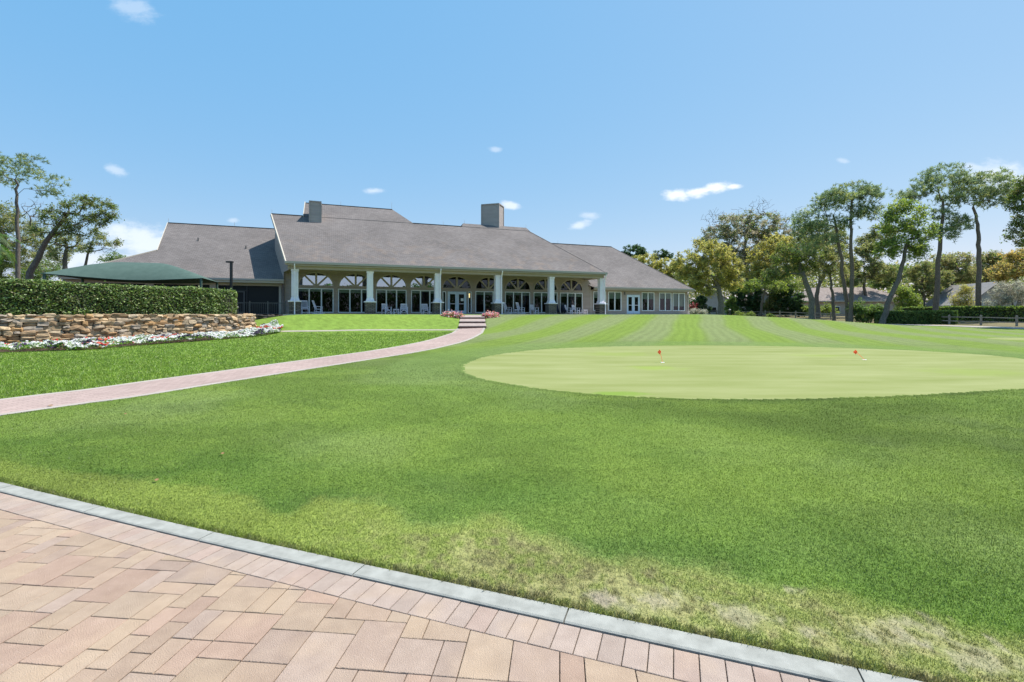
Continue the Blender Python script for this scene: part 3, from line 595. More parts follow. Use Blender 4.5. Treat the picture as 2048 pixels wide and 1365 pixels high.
# ------------------------------------------------------------------ clubhouse (local axes: u along the facade, v into the building, z up from the patio)
club = thing('clubhouse', (AX, AY, PZ), 'long low clubhouse with grey shingle roofs, arched windows and white porch columns', 'building', rz=TH)
def patio():
    b = MB(); b.slab([(-.2, -.4, 0), (30.6, -.4, 0), (30.6, 1.85, 0), (44.4, 1.85, 0), (44.4, 24, 0), (-.2, 24, 0)], 1.2)
    o = b.build('patio', M['concrete'], loc=(AX, AY, PZ)); o.rotation_euler = (0, 0, TH); tag(o, kind='structure')
    b = MB(); P = [(-22.2, 37.2), (-18.0, 37.85), (-18.3, 37.85), (-26.5, 60), (-60, 50), (-52, 16), (-31.5, 13.4), (-27.6, 18.4), (-25.0, 21.6), (-23.0, 24.1), (-21.3, 26.7), (-19.7, 29.5), (-18.4, 32.2), (-18.5, 33.2), (-19.4, 34.6), (-20.6, 36.3)]
    b.slab([(x, y, 1.47) for x, y in P][::-1], 1.6); o = b.build('terrace_ground', M['soil']); tag(o, kind='structure')
patio()
def roof(name_, polys, thick=.09, m='shingle', parent=club):
    b = MB()
    for q in polys: b.slab(q, thick)
    return b.build(name_, M[m], parent)
SL = .654
ze = 4.23
# main roof
roof('roof', [[(0, 0, ze), (29.59, 0, ze), (24.33, 8, 9.46), (-1.9, 8, 9.46)], [(-1.9, 8, 9.46), (24.33, 8, 9.46), (29.59, 16, ze), (0, 16, ze)], [(29.59, 0, ze), (29.59, 16, ze), (24.33, 8, 9.46)]])
up = roof('upper_roof', [[(.88, 7.9, 9.44), (11.3, 7.9, 9.44), (9.55, 11, 11.36), (.92, 11, 11.36)], [(.92, 11, 11.36), (9.55, 11, 11.36), (11.3, 14.1, 9.44), (.88, 14.1, 9.44)], [(11.3, 7.9, 9.44), (11.3, 14.1, 9.44), (9.55, 11, 11.36)]])
roof('upper_roof', [[(16.5, 7.9, 9.44), (24.45, 7.9, 9.44), (24.3, 8.7, 9.93), (16.85, 8.7, 9.93)], [(16.85, 8.7, 9.93), (24.3, 8.7, 9.93), (24.45, 9.6, 9.4), (16.5, 9.6, 9.4)]])
b = MB(); b.poly([(.95, 8.1, 9.3), (.95, 13.9, 9.3), (.95, 11, 11.2)]); b.build('gable_wall', M['siding'], club); b = MB(); b.poly([(16.7, 7.95, 9.3), (16.7, 9.5, 9.3), (16.9, 8.7, 9.85)]); b.build('gable_wall', M['siding'], club)
b = MB(); b.beam((.86, 7.7, 9.3), (.86, 11, 11.38), .06, .22); b.beam((.86, 14.3, 9.3), (.86, 11, 11.38), .06, .22); b.build('rake_board', M['cream'], up)
for p_, q_ in (((-1.9, 8, 9.455), (.85, 8, 9.455)), ((11.3, 8, 9.455), (16.5, 8, 9.455)), ((.92, 11, 11.355), (9.55, 11, 11.355)), ((-11.1, 12, 8.695), (-1.3, 12, 8.695)), ((27, 12, 8.865), (37.78, 12, 8.865))): b = MB(); b.beam(p_, q_, .26, .03); b.build('ridge_cap', M['shingle_plain'], club)
for p_, q_ in (((24.33, 8, 9.45), (29.5, .12, ze + .055)), ((37.78, 12, 8.86), (43.4, 3.4, 3.075))): b = MB(); b.beam(p_, q_, .24, .025); b.build('hip_cap', M['shingle_plain'], club)
# main left gable: prow wall, rake trim
b = MB(); G0 = (.28, .25, 3.62); G1 = (.28, .25, 4.18); G2 = (-1.6, 8, 9.35); 
b.poly([G0, G1, G2, (-.75, 4.4, 3.2), (-.45, 3.3, 3.62)]); b.poly([(-.45, 3.3, 3.62), (-.75, 4.4, 3.2), (-.75, 4.4, -.2), (-.45, 3.3, -.2)]); b.poly([(-.75, 4.4, 3.2), G2, (-1.6, 8, 0), (-.75, 4.4, -.2)])
b.poly([G2, (.28, 15.7, 4.1), (.28, 15.7, 0), (-1.6, 8, 0)]); b.build('gable_wall', M['siding'], club)
b = MB(); b.beam((-.02, -.02, 4.1), (-1.93, 8, 9.34), .09, .26); b.beam((-.02, 16.0, 4.1), (-1.93, 8, 9.34), .09, .26); b.build('rake_board', M['cream'], club)
# left wing roof
zl = 2.97
lw = roof('wing_roof', [[(-15.6, 3.2, zl), (-.42, 3.2, zl), (-.9, 6, zl + SL * 2.8), (-1.3, 12, 8.7), (-11.18, 12, 8.7), (-10.6, 7.1, zl + 3.9 * SL)],
                        [(-11.18, 12, 8.7), (-1.3, 12, 8.7), (-.5, 20.8, zl), (-15.6, 20.8, zl), (-10.6, 16.9, zl + 3.9 * SL)],
                        [(-15.6, 20.8, zl), (-15.6, 3.2, zl), (-10.6, 7.1, zl + 3.9 * SL), (-10.6, 16.9, zl + 3.9 * SL)]])
b = MB(); b.poly([(-10.7, 7.2, 5.4), (-11.0, 12, 8.6), (-10.7, 16.8, 5.4)]); b.build('gable_wall', M['siding'], club)
b = MB(); b.beam((-10.58, 7.0, 5.43), (-11.18, 12.02, 8.66), .05, .14); b.beam((-15.6, 3.15, 2.95), (-10.58, 7.05, 5.5), .05, .1); b.build('rake_board', M['cream'], lw)
# right wing roof
zr = 2.96
rw = roof('wing_roof', [[(29.9, 3.2, zr), (43.55, 3.2, zr), (37.78, 12, 8.87), (27.0, 12, 8.87), (27.0, 6.1, 4.9)], [(27.0, 12, 8.87), (37.78, 12, 8.87), (43.55, 20.8, zr), (27.0, 20.8, zr)], [(43.55, 3.2, zr), (43.55, 20.8, zr), (37.78, 12, 8.87)]])
def eave(u0, u1, v, z, par, h=.17):
    b = MB(); b.box(u0, v - .11, z - h + .02, u1, v - .005, z + .01); b.build('gutter', M['gutter'], par)
    b = MB(); b.box(u0 + .02, v + .0, z - .32, u1 - .02, v + .06, z - .09); b.build('fascia', M['cream' if par is lw else 'trim'], par)
eave(-.05, 29.65, 0, ze, club, .20); eave(-15.65, -.42, 3.2, zl, lw); eave(30.0, 43.6, 3.2, zr, rw)
b = MB(); b.box(29.6, .0, ze - .2, 29.72, 8, ze - .02); b.box(43.55, 3.2, zr - .2, 43.67, 20, zr - .02); b.build('gutter', M['gutter'], club)
b = MB(); b.box(.1, .28, 3.66, 29.45, .92, 4.02); b.box(29.0, .925, 3.66, 29.45, 3.55, 4.02); b.box(.05, .0, 3.99, 29.55, .26, 4.06); b.build('porch_beam', M['trim'], club)
b = MB(); b.box(.3, .93, 3.88, 28.99, 3.58, 3.95); b.build('porch_ceiling', M['trim'], club)
b = MB(); b.box(-15.5, 3.27, zl - .34, -.45, 3.9, zl - .30); b.build('soffit', M['cream'], club)
b = MB(); b.box(30.1, 3.27, zr - .31, 43.5, 3.78, zr - .27); b.build('soffit', M['trim'], club)

def wall2d(name_, outer, holes, v, thick, m, parent):
    cu = bpy.data.curves.new(name_, 'CURVE'); cu.dimensions = '2D'; cu.fill_mode = 'BOTH'; cu.extrude = thick / 2
    for P in [outer] + holes:
        s = cu.splines.new('POLY'); s.points.add(len(P) - 1); s.use_cyclic_u = True
        for i, (a, c) in enumerate(P): s.points[i].co = (a, c, 0, 1)
    to = bpy.data.objects.new('tmp', cu); C.objects.link(to); dg = bpy.context.evaluated_depsgraph_get(); me = bpy.data.meshes.new_from_object(to.evaluated_get(dg)); bpy.data.objects.remove(to); bpy.data.curves.remove(cu)
    from mathutils import Matrix
    me.transform(Matrix(((1, 0, 0, 0), (0, 0, 1, v + thick / 2), (0, 1, 0, 0), (0, 0, 0, 1)))); me.name = name_; me.materials.clear(); me.materials.append(m); me.polygons.foreach_set('material_index', [0] * len(me.polygons)); me.polygons.foreach_set('use_smooth', [False] * len(me.polygons))
    return link(name_, me, parent)
def rect(a, z0, c, z1): return [(a, z0), (c, z0), (c, z1), (a, z1)]
def arch(a, c, z0, z1, n=18):
    m = (a + c) / 2; r = (c - a) / 2; return [(m + r * math.cos(t), z0 + (z1 - z0) * math.sin(t)) for t in np.linspace(0, math.pi, n)]
VW = 3.6
WIN = [(.55, 3.56), (3.94, 6.96), (7.23, 10.01), (10.43, 13.1), (16.75, 19.55), (19.89, 22.65), (23.05, 25.8), (26.11, 28.83)]
ARCH = [(.72, 3.52), (4.05, 6.85), (7.25, 10.0), (10.3, 13.0), (13.45, 16.3), (16.8, 19.5), (19.95, 22.65), (23.1, 25.75), (26.15, 28.8)]
Z0, Z1, ZA, ZB = .12, 2.28, 2.55, 3.66
holes = [rect(a, Z0, c, Z1) for a, c in WIN] + [arch(a, c, ZA, ZB) for a, c in ARCH] + [rect(13.42, .02, 16.38, Z1 - .02)]
wall2d('porch_wall', [(-.44, -.2), (29.85, -.2), (29.85, 3.3), (29.3, 3.95), (-.44, 3.95)], holes, VW, .18, M['siding'], club)
b = MB(); b.box(29.65, 3.785, -.2, 29.83, 5.3, 3.35); b.build('wall', M['siding'], club); b = MB(); b.box(-.44, 3.79, -.2, -.3, 5, 3.9); b.build('wall', M['siding'], club)
RW = [(30.3, 31.9), (32.22, 33.92), (36.67, 38.4), (39.1, 40.82), (41.03, 42.79)]
VR = 3.85
wall2d('wing_wall', rect(29.86, -.2, 43.25, 2.66), [rect(a, .36, c, 2.5) for a, c in RW] + [rect(34.66, .02, 36.44, 2.2)], VR, .18, M['siding'], club)
b = MB(); b.box(43.07, VR + .182, -.2, 43.25, 20, 2.66); b.build('wall', M['siding'], club)
# dark rooms behind the glass
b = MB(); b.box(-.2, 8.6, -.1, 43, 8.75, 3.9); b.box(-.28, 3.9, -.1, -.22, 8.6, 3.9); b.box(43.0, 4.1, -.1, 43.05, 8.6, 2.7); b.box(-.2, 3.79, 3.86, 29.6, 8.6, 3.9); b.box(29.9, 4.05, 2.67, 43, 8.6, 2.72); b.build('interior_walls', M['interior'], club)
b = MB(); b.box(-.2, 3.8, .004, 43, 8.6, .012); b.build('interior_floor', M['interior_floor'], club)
def window(a, c, z0, z1, v, n, blind, kids=True):
    f = MB(); w = .075; f.box(a, v - .03, z0, a + w, v + .08, z1); f.box(c - w, v - .03, z0, c, v + .08, z1); f.box(a + w, v - .028, z1 - w, c - w, v + .08, z1); f.box(a + w, v - .028, z0, c - w, v + .08, z0 + w)
    step = (c - a) / n
    for i in range(1, n): f.box(a + step * i - .055, v - .026, z0 + w, a + step * i + .055, v + .078, z1 - w)
    fr = f.build('window', M['winframe'], club)
    p = MB(); p.poly([(a + w, v + .05, z0 + w), (c - w, v + .05, z0 + w), (c - w, v + .05, z1 - w), (a + w, v + .05, z1 - w)]); p.build('pane', M['glass'], fr)
    s = MB()
    for i in range(n):
        bl = blind[i] if isinstance(blind, (list, tuple)) else blind
        if bl > 0: s.box(a + step * i + .06, v + .10, z1 - bl, a + step * (i + 1) - .06, v + .11, z1)
    if s.v: s.build('roller_shade', M['shade'], fr)
    return fr
BL_ = [.28, .36, .32, [.3, .18, .3], .36, [.3, .3, .38], [.42, .42, .3], .42]
for (a, c), bl in zip(WIN, BL_): window(a, c, Z0, Z1, VW, 3, bl)
for (a, c), bl in zip(RW, [.72, .78, .78, .70, [1.6, 1.6]]): window(a, c, .36, 2.5, VR, 2, bl)
for i, (a, c) in enumerate(ARCH):
    m = (a + c) / 2; r = (c - a) / 2; f = MB(); v0, v1 = VW - .02, VW + .1
    f.box(m - .085, v0, ZA, m + .085, v1, ZB - .02)
    for s in (-1, 1):
        e = Vector((m + s * r * .66, VW + .04, ZA + (ZB - ZA) * .75)); f.beam((m + s * .1, VW + .04, ZA), e, .15, .10, up=(0, 1, 0))
    Pn = 20; ts = np.linspace(0, math.pi, Pn)
    for k in range(Pn - 1):
        t0, t1 = ts[k], ts[k + 1]
        def q(t, g, vv): return (m + (r + g) * math.cos(t), vv, ZA + (ZB - ZA + g) * math.sin(t))
        f.hexa([q(t0, -.03, v0 - .01), q(t1, -.03, v0 - .01), q(t1, .1, v0 - .01), q(t0, .1, v0 - .01), q(t0, -.03, VW - .001), q(t1, -.03, VW - .001), q(t1, .1, VW - .001), q(t0, .1, VW - .001)])
    fr = f.build('arched_window', M['trim'], club)
    p = MB(); p.poly([(x, VW + .09, z) for x, z in arch(a, c, ZA, ZB)]); p.build('pane', M['glass_sky' if i in (0, 1, 2, 3) else 'glass'], fr)
def double_door(a, c, z1, v, side=None, notice=False):
    m = (a + c) / 2
    for s0, s1 in ((a, m - .01), (m + .01, c)):
        d = MB(); w = .17; d.box(s0, v, .03, s0 + w, v + .06, z1); d.box(s1 - w, v, .03, s1, v + .06, z1); d.box(s0 + w, v, z1 - .2, s1 - w, v + .06, z1); d.box(s0 + w, v, .03, s1 - w, v + .06, .34); dr = d.build('door', M['door_paint'], club)
        p = MB(); p.poly([(s0 + w, v + .03, .34), (s1 - w, v + .03, .34), (s1 - w, v + .03, z1 - .2), (s0 + w, v + .03, z1 - .2)]); p.build('pane', M['glass'], dr)
        h = MB(); h.box(s0 + w, v - .05, .98, s1 - w, v - .02, 1.03); h.build('handle', M['white'], dr)
    f = MB(); f.box(a - .06, v - .02, 0, a - .005, v + .08, z1 + .06); f.box(c + .005, v - .02, 0, c + .06, v + .08, z1 + .06); f.box(a - .005, v - .018, z1 + .005, c + .005, v + .08, z1 + .06); f.build('door_frame', M['door_paint'], club)
    if notice:
        n_ = MB(); n_.box(m + .38, v + .005, 1.28, m + .66, v + .012, 1.55); n_.build('notice', M['paper'], club)
double_door(14.02, 15.78, 2.15, VW + .03, notice=True)
double_door(34.72, 36.38, 2.13, VR + .03)
window(13.44, 13.80, .06, Z1 - .06, VW, 1, 0); window(16.0, 16.36, .06, Z1 - .06, VW, 1, 0)
b = MB(); b.box(13.805, VW + .02, .02, 13.955, VW + .1, Z1 - .06); b.box(15.85, VW + .02, .02, 15.995, VW + .1, Z1 - .06); b.box(13.42, VW + .02, Z1 - .055, 16.38, VW + .1, Z1 - .03); b.build('door_surround', M['siding'], club)
b = MB(); b.tube([(16.18, VW + .16, 1.62), (16.18, VW + .16, 2.05)], .05, 10); b.build('wall_lamp', M['lampglow'], club)
b = MB(); b.box(34.28, VR - .09, 2.18, 34.40, VR - .002, 2.5); b.build('wall_lamp', M['grey_metal'], club)
# porch columns
for i, u in enumerate((.62, 6.48, 12.33, 18.05, 23.63, 29.31)):
    cx, cy = u, .62; cl = MB()
    def ring(h, z): return [(cx - h, cy - h, z), (cx + h, cy - h, z), (cx + h, cy + h, z), (cx - h, cy + h, z)]
    def frus(h0_, z0_, h1_, z1_): cl.hexa(ring(h0_, z0_) + ring(h1_, z1_))
    frus(.50, 1.0, .50, 1.09); frus(.34, 1.092, .34, 1.16); frus(.33, 1.162, .25, 1.42); frus(.25, 1.422, .24, 3.50); frus(.29, 3.502, .29, 3.655)
    for s in (-1, 1):
        cl.box(cx + s * .19 - .05, cy - .262, 1.43, cx + s * .19 + .05, cy - .245, 3.49); cl.box(cx - .262, cy + s * .19 - .05, 1.43, cx - .245, cy + s * .19 + .05, 3.49)
    c_ = cl.build('column', M['white'], club)
    pb = MB(); pb.box(cx - .42, cy - .42, -.02, cx + .42, cy + .42, .999); pb.build('stone_pier', M['pierstone'], c_)
for u in (.62, 12.5, 18.32, 29.5):      # downspouts down the porch front
    b = MB(); b.box(u - .045, -.08, 3.9, u + .045, .0, 4.05); b.beam((u, -.03, 3.93), (u, .2, 3.5), .09, .07); b.beam((u, .2, 3.53), (u, .24, 1.2), .09, .07); b.beam((u, .24, 1.22), (u, .08, .95), .09, .07); b.beam((u, .08, 1.0), (u, .08, 0.0), .09, .07); b.build('downspout', M['white'], club)
b = MB(); b.beam((43.3, 3.78, 0), (43.3, 3.78, 2.3), .09, .07); b.beam((43.3, 3.78, 2.3), (43.5, 3.2, 2.8), .09, .07); b.build('downspout', M['cream'], club); b = MB(); b.beam((29.95, 3.75, 0), (29.95, 3.75, 2.55), .08, .06); b.build('downspout', M['cream'], club)
# chimneys
def chimney(u, v, z0, z1, w, d, rz, cap, mt):
    b = MB(); ca, sa = math.cos(rz), math.sin(rz)
    def bx(x0, y0, a0, x1, y1, a1):
        P = [(u + x * ca - y * sa, v + x * sa + y * ca) for x, y in ((x0, y0), (x1, y0), (x1, y1), (x0, y1))]; return [(p[0], p[1], a0) for p in P] + [(p[0], p[1], a1) for p in P]
    b.hexa(bx(-w, -d, z0, w, d, z1)); ch = b.build('chimney', M[mt], club)
    c_ = MB(); c_.hexa(bx(-w - .05, -d - .05, z1 + .002, w + .05, d + .05, z1 + .1))
    for sx in (-1, 1):
        for sy in (-1, 1): c_.hexa(bx(sx * w - .05 + (-.01 if sx < 0 else .01), sy * d - .05 + (-.01 if sy < 0 else .01), z0, sx * w + .05 + (-.01 if sx < 0 else .01), sy * d + .05 + (-.01 if sy < 0 else .01), z1))
    c_.build('chimney_trim', M['siding_pale'], ch)
chimney(20.55, 9.55, 8.9, 12.28, 1.02, .85, -R(16.5 + TH * 180 / math.pi), True, 'siding_pale')
chimney(1.95, 7.6, 8.4, 10.62, .5, .75, 0, True, 'siding_pale')
# roof vents, lightning rods
for (u, v) in ((-8.0, 8.9), (-4.0, 7.9)): z = zl + SL * (v - 3.2); b = MB(); b.tube([(u, v, z - .05), (u, v, z + .28)], .05, 8); b.build('vent_pipe', M['grey_metal'], club)
for (u, v, z) in ((-11.1, 12, 8.7), (-5.6, 12, 8.7), (-1.85, 8, 9.46), (4.3, 11, 11.36), (9.5, 11, 11.36), (14.5, 8, 9.46), (17, 8.7, 9.9), (24.3, 8.7, 9.9), (30, 12, 8.87), (34, 12, 8.87)): b = MB(); b.tube([(u, v, z), (u, v, z + (.75 if v == 11 and u > 9 else .4))], .012, 4); b.build('lightning_rod', M['gutter'], club)
# left wing screened porch
b = MB()
for u, w in ((-15.2, .5), (-10.2, .55), (-5.75, .62), (-.78, .2)): b.box(u - w / 2, 3.9, -.05, u + w / 2, 4.15, 2.62)
b.box(-15.45, 3.92, 2.42, -.5, 4.13, 2.64); b.build('porch_post', M['cream'], club)
b = MB(); b.poly([(-15.2, 4.05, 0), (-.8, 4.05, 0), (-.8, 4.05, 2.45), (-15.2, 4.05, 2.45)]); b.build('insect_screen', M['screen'], club)
b = MB()
for u in (-4.75, -3.35): b.box(u - .05, 3.96, 0, u + .05, 4.03, 2.42)
b.box(-4.7, 3.965, 1.98, -3.4, 4.03, 2.06); dr = b.build('screen_door_frame', M['dark_metal'], club)
b = MB()
for (a, c, z0, z1) in ((-4.6, -4.5, .05, 1.95), (-3.6, -3.5, .05, 1.95), (-4.5, -3.6, 1.85, 1.95), (-4.5, -3.6, .9, 1.0), (-4.5, -3.6, .05, .2)): b.box(a, 3.94, z0, c, 3.99, z1)
b.build('screen_door', M['grey_metal'], club)
b = MB(); b.box(-15.4, 5.2, -.1, -.5, 5.3, 2.6); b.box(-15.4, 4.2, -.1, -15.3, 5.2, 2.6); b.build('inner_wall', M['interior'], club)

# ------------------------------------------------------------------ porch furniture
def place(o, u, v, turn=0, z=PZ + .004):
    x, y = uv2xy(u, v); o.location = (x, y, z); o.rotation_euler = (0, 0, TH + turn)
def rocking_chair(label):      # faces local -y
    t = thing('rocking_chair', (0, 0, 0), label, 'rocking chair', group='white chairs standing on the porch')
    b = MB(); b.box(-.27, -.27, .40, .27, .25, .44); b.build('seat', M['white'], t)
    b = MB()
    for s in (-1, 1): b.beam((s * .26, .22, .44), (s * .26, .46, 1.16), .045, .05)
    b.beam((-.28, .455, 1.13), (.28, .455, 1.13), .05, .09); b.beam((-.25, .25, .52), (.25, .25, .52), .04, .07)
    for k in range(5): x = -.18 + k * .09; b.beam((x, .25, .52), (x, .445, 1.1), .035, .02)
    b.build('backrest', M['white'], t)
    for s in (-1, 1):
        b = MB(); b.beam((s * .29, -.3, .64), (s * .29, .36, .66), .075, .03); b.beam((s * .29, -.25, .05), (s * .29, -.25, .63), .04, .04); b.build('armrest', M['white'], t)
        b = MB(); b.beam((s * .27, -.22, .06), (s * .27, -.22, .40), .04, .04); b.beam((s * .27, .24, .06), (s * .27, .22, .44), .04, .04); b.beam((s * .27, -.22, .22), (s * .27, .24, .22), .03, .03); b.build('leg', M['white'], t)
        b = MB(); P = [(s * .285, -.45 + .1 * k, .02 + .0034 * (k - 4.6) ** 2) for k in range(11)]
        for k in range(10): b.beam(P[k], P[k + 1], .035, .04)
        b.build('rocker', M['white'], t)
    return t
def armchair(label):
    t = thing('porch_armchair', (0, 0, 0), label, 'armchair', group='white chairs standing on the porch')
    b = MB()
    for k in range(5): b.box(-.27, -.28 + k * .115, .38, .27, -.28 + k * .115 + .095, .41)
    b.build('seat', M['white'], t)
    b = MB()
    for s in (-1, 1): b.beam((s * .27, .27, .38), (s * .27, .36, .93), .05, .04)
    b.beam((-.27, .36, .91), (.27, .36, .91), .04, .09); b.beam((-.27, .29, .48), (.27, .29, .48), .035, .06)
    for k in range(6): x = -.2 + k * .08; b.beam((x, .29, .48), (x, .357, .9), .05, .018)
    b.build('backrest', M['white'], t)
    for s in (-1, 1):
        b = MB(); b.box(s * .31 - .05, -.33, .62, s * .31 + .05, .33, .65); b.build('armrest', M['white'], t)
        for yy in (-.28, .27): b = MB(); b.box(s * .3 - .03, yy - .03, 0, s * .3 + .03, yy + .03, .62); b.build('leg', M['white'], t)
    b = MB(); P = [(-.27 + .06 * k, -.28, .36 - .0135 * abs(k - 4.5) ** 1.7) for k in range(10)]
    for k in range(9): b.beam(P[k], P[k + 1], .03, .06)
    b.build('apron', M['white'], t)
    return t
def side_table(label):
    t = thing('side_table', (0, 0, 0), label, 'side table', group='small white tables on the porch')
    b = MB(); b.box(-.25, -.22, .42, .25, .22, .46); b.build('table_top', M['white'], t)
    for sx in (-1, 1):
        for sy in (-1, 1): b = MB(); b.box(sx * .21 - .025, sy * .18 - .025, 0, sx * .21 + .025, sy * .18 + .025, .418); b.build('leg', M['white'], t)
    b = MB(); b.box(-.18, -.17, .36, .18, -.15, .415); b.box(-.18, -.15, .14, .18, .15, .16); b.build('apron', M['white'], t)
    return t
rc = None; V2 = 2.3
def uat(px, v=V2):
    r = (px - 1024) / 950; Px, Py = AX + v * EV[0], AY + v * EV[1]; return -(Px - r * Py) / (EU[0] - r * EU[1])
for px, tn, lb in ((610, .25, 'tall white rocking chair beside the leftmost porch column, facing out'), (637, 1.35, 'white rocking chair turned sideways under the first arched window'),
                   (1016, .75, 'white high backed rocking chair just right of the fourth porch column'), (1042, .75, 'white high backed rocking chair right of the little table, farther from the entrance')):
    if rc is None: rc = rocking_chair(lb); o = rc
    else: o = copy_tree(rc); o['label'] = lb
    place(o, uat(px), V2, tn)
ac = None
for px, tn, lb in ((773, .45, 'white slatted armchair close right of the second porch column'), (808, -.1, 'white slatted armchair on the right of the small table under the third arched window'), (851, .1, 'lone white slatted armchair just left of the third porch column'),
                   (1069, .6, 'white armchair standing alone midway between the fourth and fifth columns'), (1137, .8, 'white armchair squeezed between the golf bags and the next armchair'), (1152, .6, 'white armchair at the right end of the porch beside a small table')):
    if ac is None: ac = armchair(lb); o = ac
    else: o = copy_tree(ac); o['label'] = lb
    place(o, uat(px), V2, tn)
st_ = None
for px, lb in ((792, 'small white table between two slatted armchairs'), (1032, 'small white table between the two high backed rocking chairs'), (1169, 'small white table at the right end of the porch')):
    if st_ is None: st_ = side_table(lb); o = st_
    else: o = copy_tree(st_); o['label'] = lb
    place(o, uat(px), V2, .1)
def push_cart(px, v, tn, label, h=1.0):
    t = thing('golf_push_cart', (0, 0, 0), label, 'golf cart bag', group='dark golf bags parked on the porch')
    b = MB(); b.tube([(0, .0, .18), (0, .16, .5), (0, .3, h)], [.13, .15, .17], 10); bg_ = b.build('bag', M['bag'], t, True)
    b = MB()
    for k in range(7): a = k * .9; x = .09 * math.cos(a); y = .3 + .07 * math.sin(a); b.tube([(x, y - .02, h - .05), (x * 1.5, y + .06, h + .18)], .012, 5); b.tube([(x * 1.5, y + .06, h + .16), (x * 1.5 + .05, y + .06, h + .22)], .03, 6)
    b.build('club', M['grey_metal'], bg_)
    for s in (-1, 1):
        b = MB(); n = 18; w = .035
        for ri, ro in ((.11, .15),):
            for k in range(n):
                a, c = 2 * math.pi * k / n, 2 * math.pi * (k + 1) / n
                b.hexa([(s * .3 - w / 2, .25 + ri * math.cos(a), .15 + ri * math.sin(a)), (s * .3 + w / 2, .25 + ri * math.cos(a), .15 + ri * math.sin(a)), (s * .3 + w / 2, .25 + ri * math.cos(c), .15 + ri * math.sin(c)), (s * .3 - w / 2, .25 + ri * math.cos(c), .15 + ri * math.sin(c)),
                        (s * .3 - w / 2, .25 + ro * math.cos(a), .15 + ro * math.sin(a)), (s * .3 + w / 2, .25 + ro * math.cos(a), .15 + ro * math.sin(a)), (s * .3 + w / 2, .25 + ro * math.cos(c), .15 + ro * math.sin(c)), (s * .3 - w / 2, .25 + ro * math.cos(c), .15 + ro * math.sin(c))])
        for k in range(6): a = k * math.pi / 3; b.beam((s * .3, .25, .15), (s * .3, .25 + .12 * math.cos(a), .15 + .12 * math.sin(a)), .012, .012)
        b.build('wheel', M['rubber'], t)
    b = MB(); b.beam((-.28, .25, .15), (.28, .25, .15), .025, .025); b.beam((0, -.3, .05), (0, .1, .2), .03, .03); b.beam((0, .1, .2), (0, .42, 1.05), .03, .03); b.beam((0, .42, 1.05), (0, .62, 1.12), .025, .025); b.beam((-.14, .62, 1.12), (.14, .62, 1.12), .03, .03); b.build('frame', M['grey_metal'], t)
    place(t, uat(px, v), v, tn)
push_cart(1117, 1.9, .5, 'dark golf bag on a wheeled cart right behind the fifth porch column')
push_cart(1124, 2.3, -.6, 'navy golf bag on a wheeled cart, the middle one of three', .95)
push_cart(1131, 1.8, 1.2, 'dark golf bag on a wheeled cart next to the squeezed armchair', .92)

# ------------------------------------------------------------------ railing, lamp post, bollards, shade canopy
def railing():
    P0 = np.array([(462 - 1024) / 950 * 37.0, 37.0]); P1 = np.array([(571 - 1024) / 950 * 38.6, 38.6]); L_ = np.hypot(*(P1 - P0)); rz = math.atan2(*(P1 - P0)[::-1])
    t = thing('railing', (P0[0], P0[1], PZ - .08), 'dark metal baluster railing above the low shaded stone wall', 'railing', rz)
    b = MB(); b.box(0, -.03, .95, L_, .03, 1.0); b.build('top_rail', M['grey_metal'], t); b = MB(); b.box(0, -.02, .09, L_, .02, .13); b.build('bottom_rail', M['grey_metal'], t)
    for k in range(4): x = k * L_ / 3.0; b = MB(); b.box(x - .035, -.035, 0, x + .035, .035, 1.06); b.tube([(x, 0, 1.06), (x, 0, 1.12)], .04, 8); b.build('post', M['grey_metal'], t)
    n = int(L_ / .13)
    for k in range(1, n):
        x = k * L_ / n; b = MB(); b.box(x - .01, -.01, .13, x + .01, .01, .95); b.build('baluster', M['grey_metal'], t)
railing()
def lamp_post():
    x, y = (462.5 - 1024) / 950 * 36, 36
    t = thing('lamp_post', (x, y, 1.47), 'slim black lamp post with small box head in front of the screened porch', 'lamp post')
    b = MB(); b.box(-.075, -.075, 0, .075, .075, 4.0); b.build('pole', M['dark_metal'], t)
    b = MB(); b.box(-.34, -.15, 4.0, .1, .15, 4.11); b.build('lamp_head', M['dark_metal'], t)
lamp_post()
def bollard(px, Y, label, hh=.75, zz=None, cap='grey_metal'):
    x = (px - 1024) / 950 * Y; z = h0([x], [Y])[0] if zz is None else zz
    t = thing('bollard_light', (x, Y, z), label, 'bollard light', group='small bollard lights')
    b = MB(); b.tube([(0, 0, 0), (0, 0, hh)], .11, 12); b.build('pole', M['dark_metal'], t); b = MB(); b.tube([(0, 0, hh), (0, 0, hh + .06), (0, 0, hh + .12), (0, 0, hh + .15)], [.15, .15, .11, .03], 12); b.build('cap', M[cap], t, True)
bollard(473.5, 35.2, 'short dark bollard light at the right end of the clipped hedge', .55, 1.47)
bollard(1459.5, 61, 'short black bollard light with pale top at the lawn edge before the rail fence', .8, None, 'gutter')
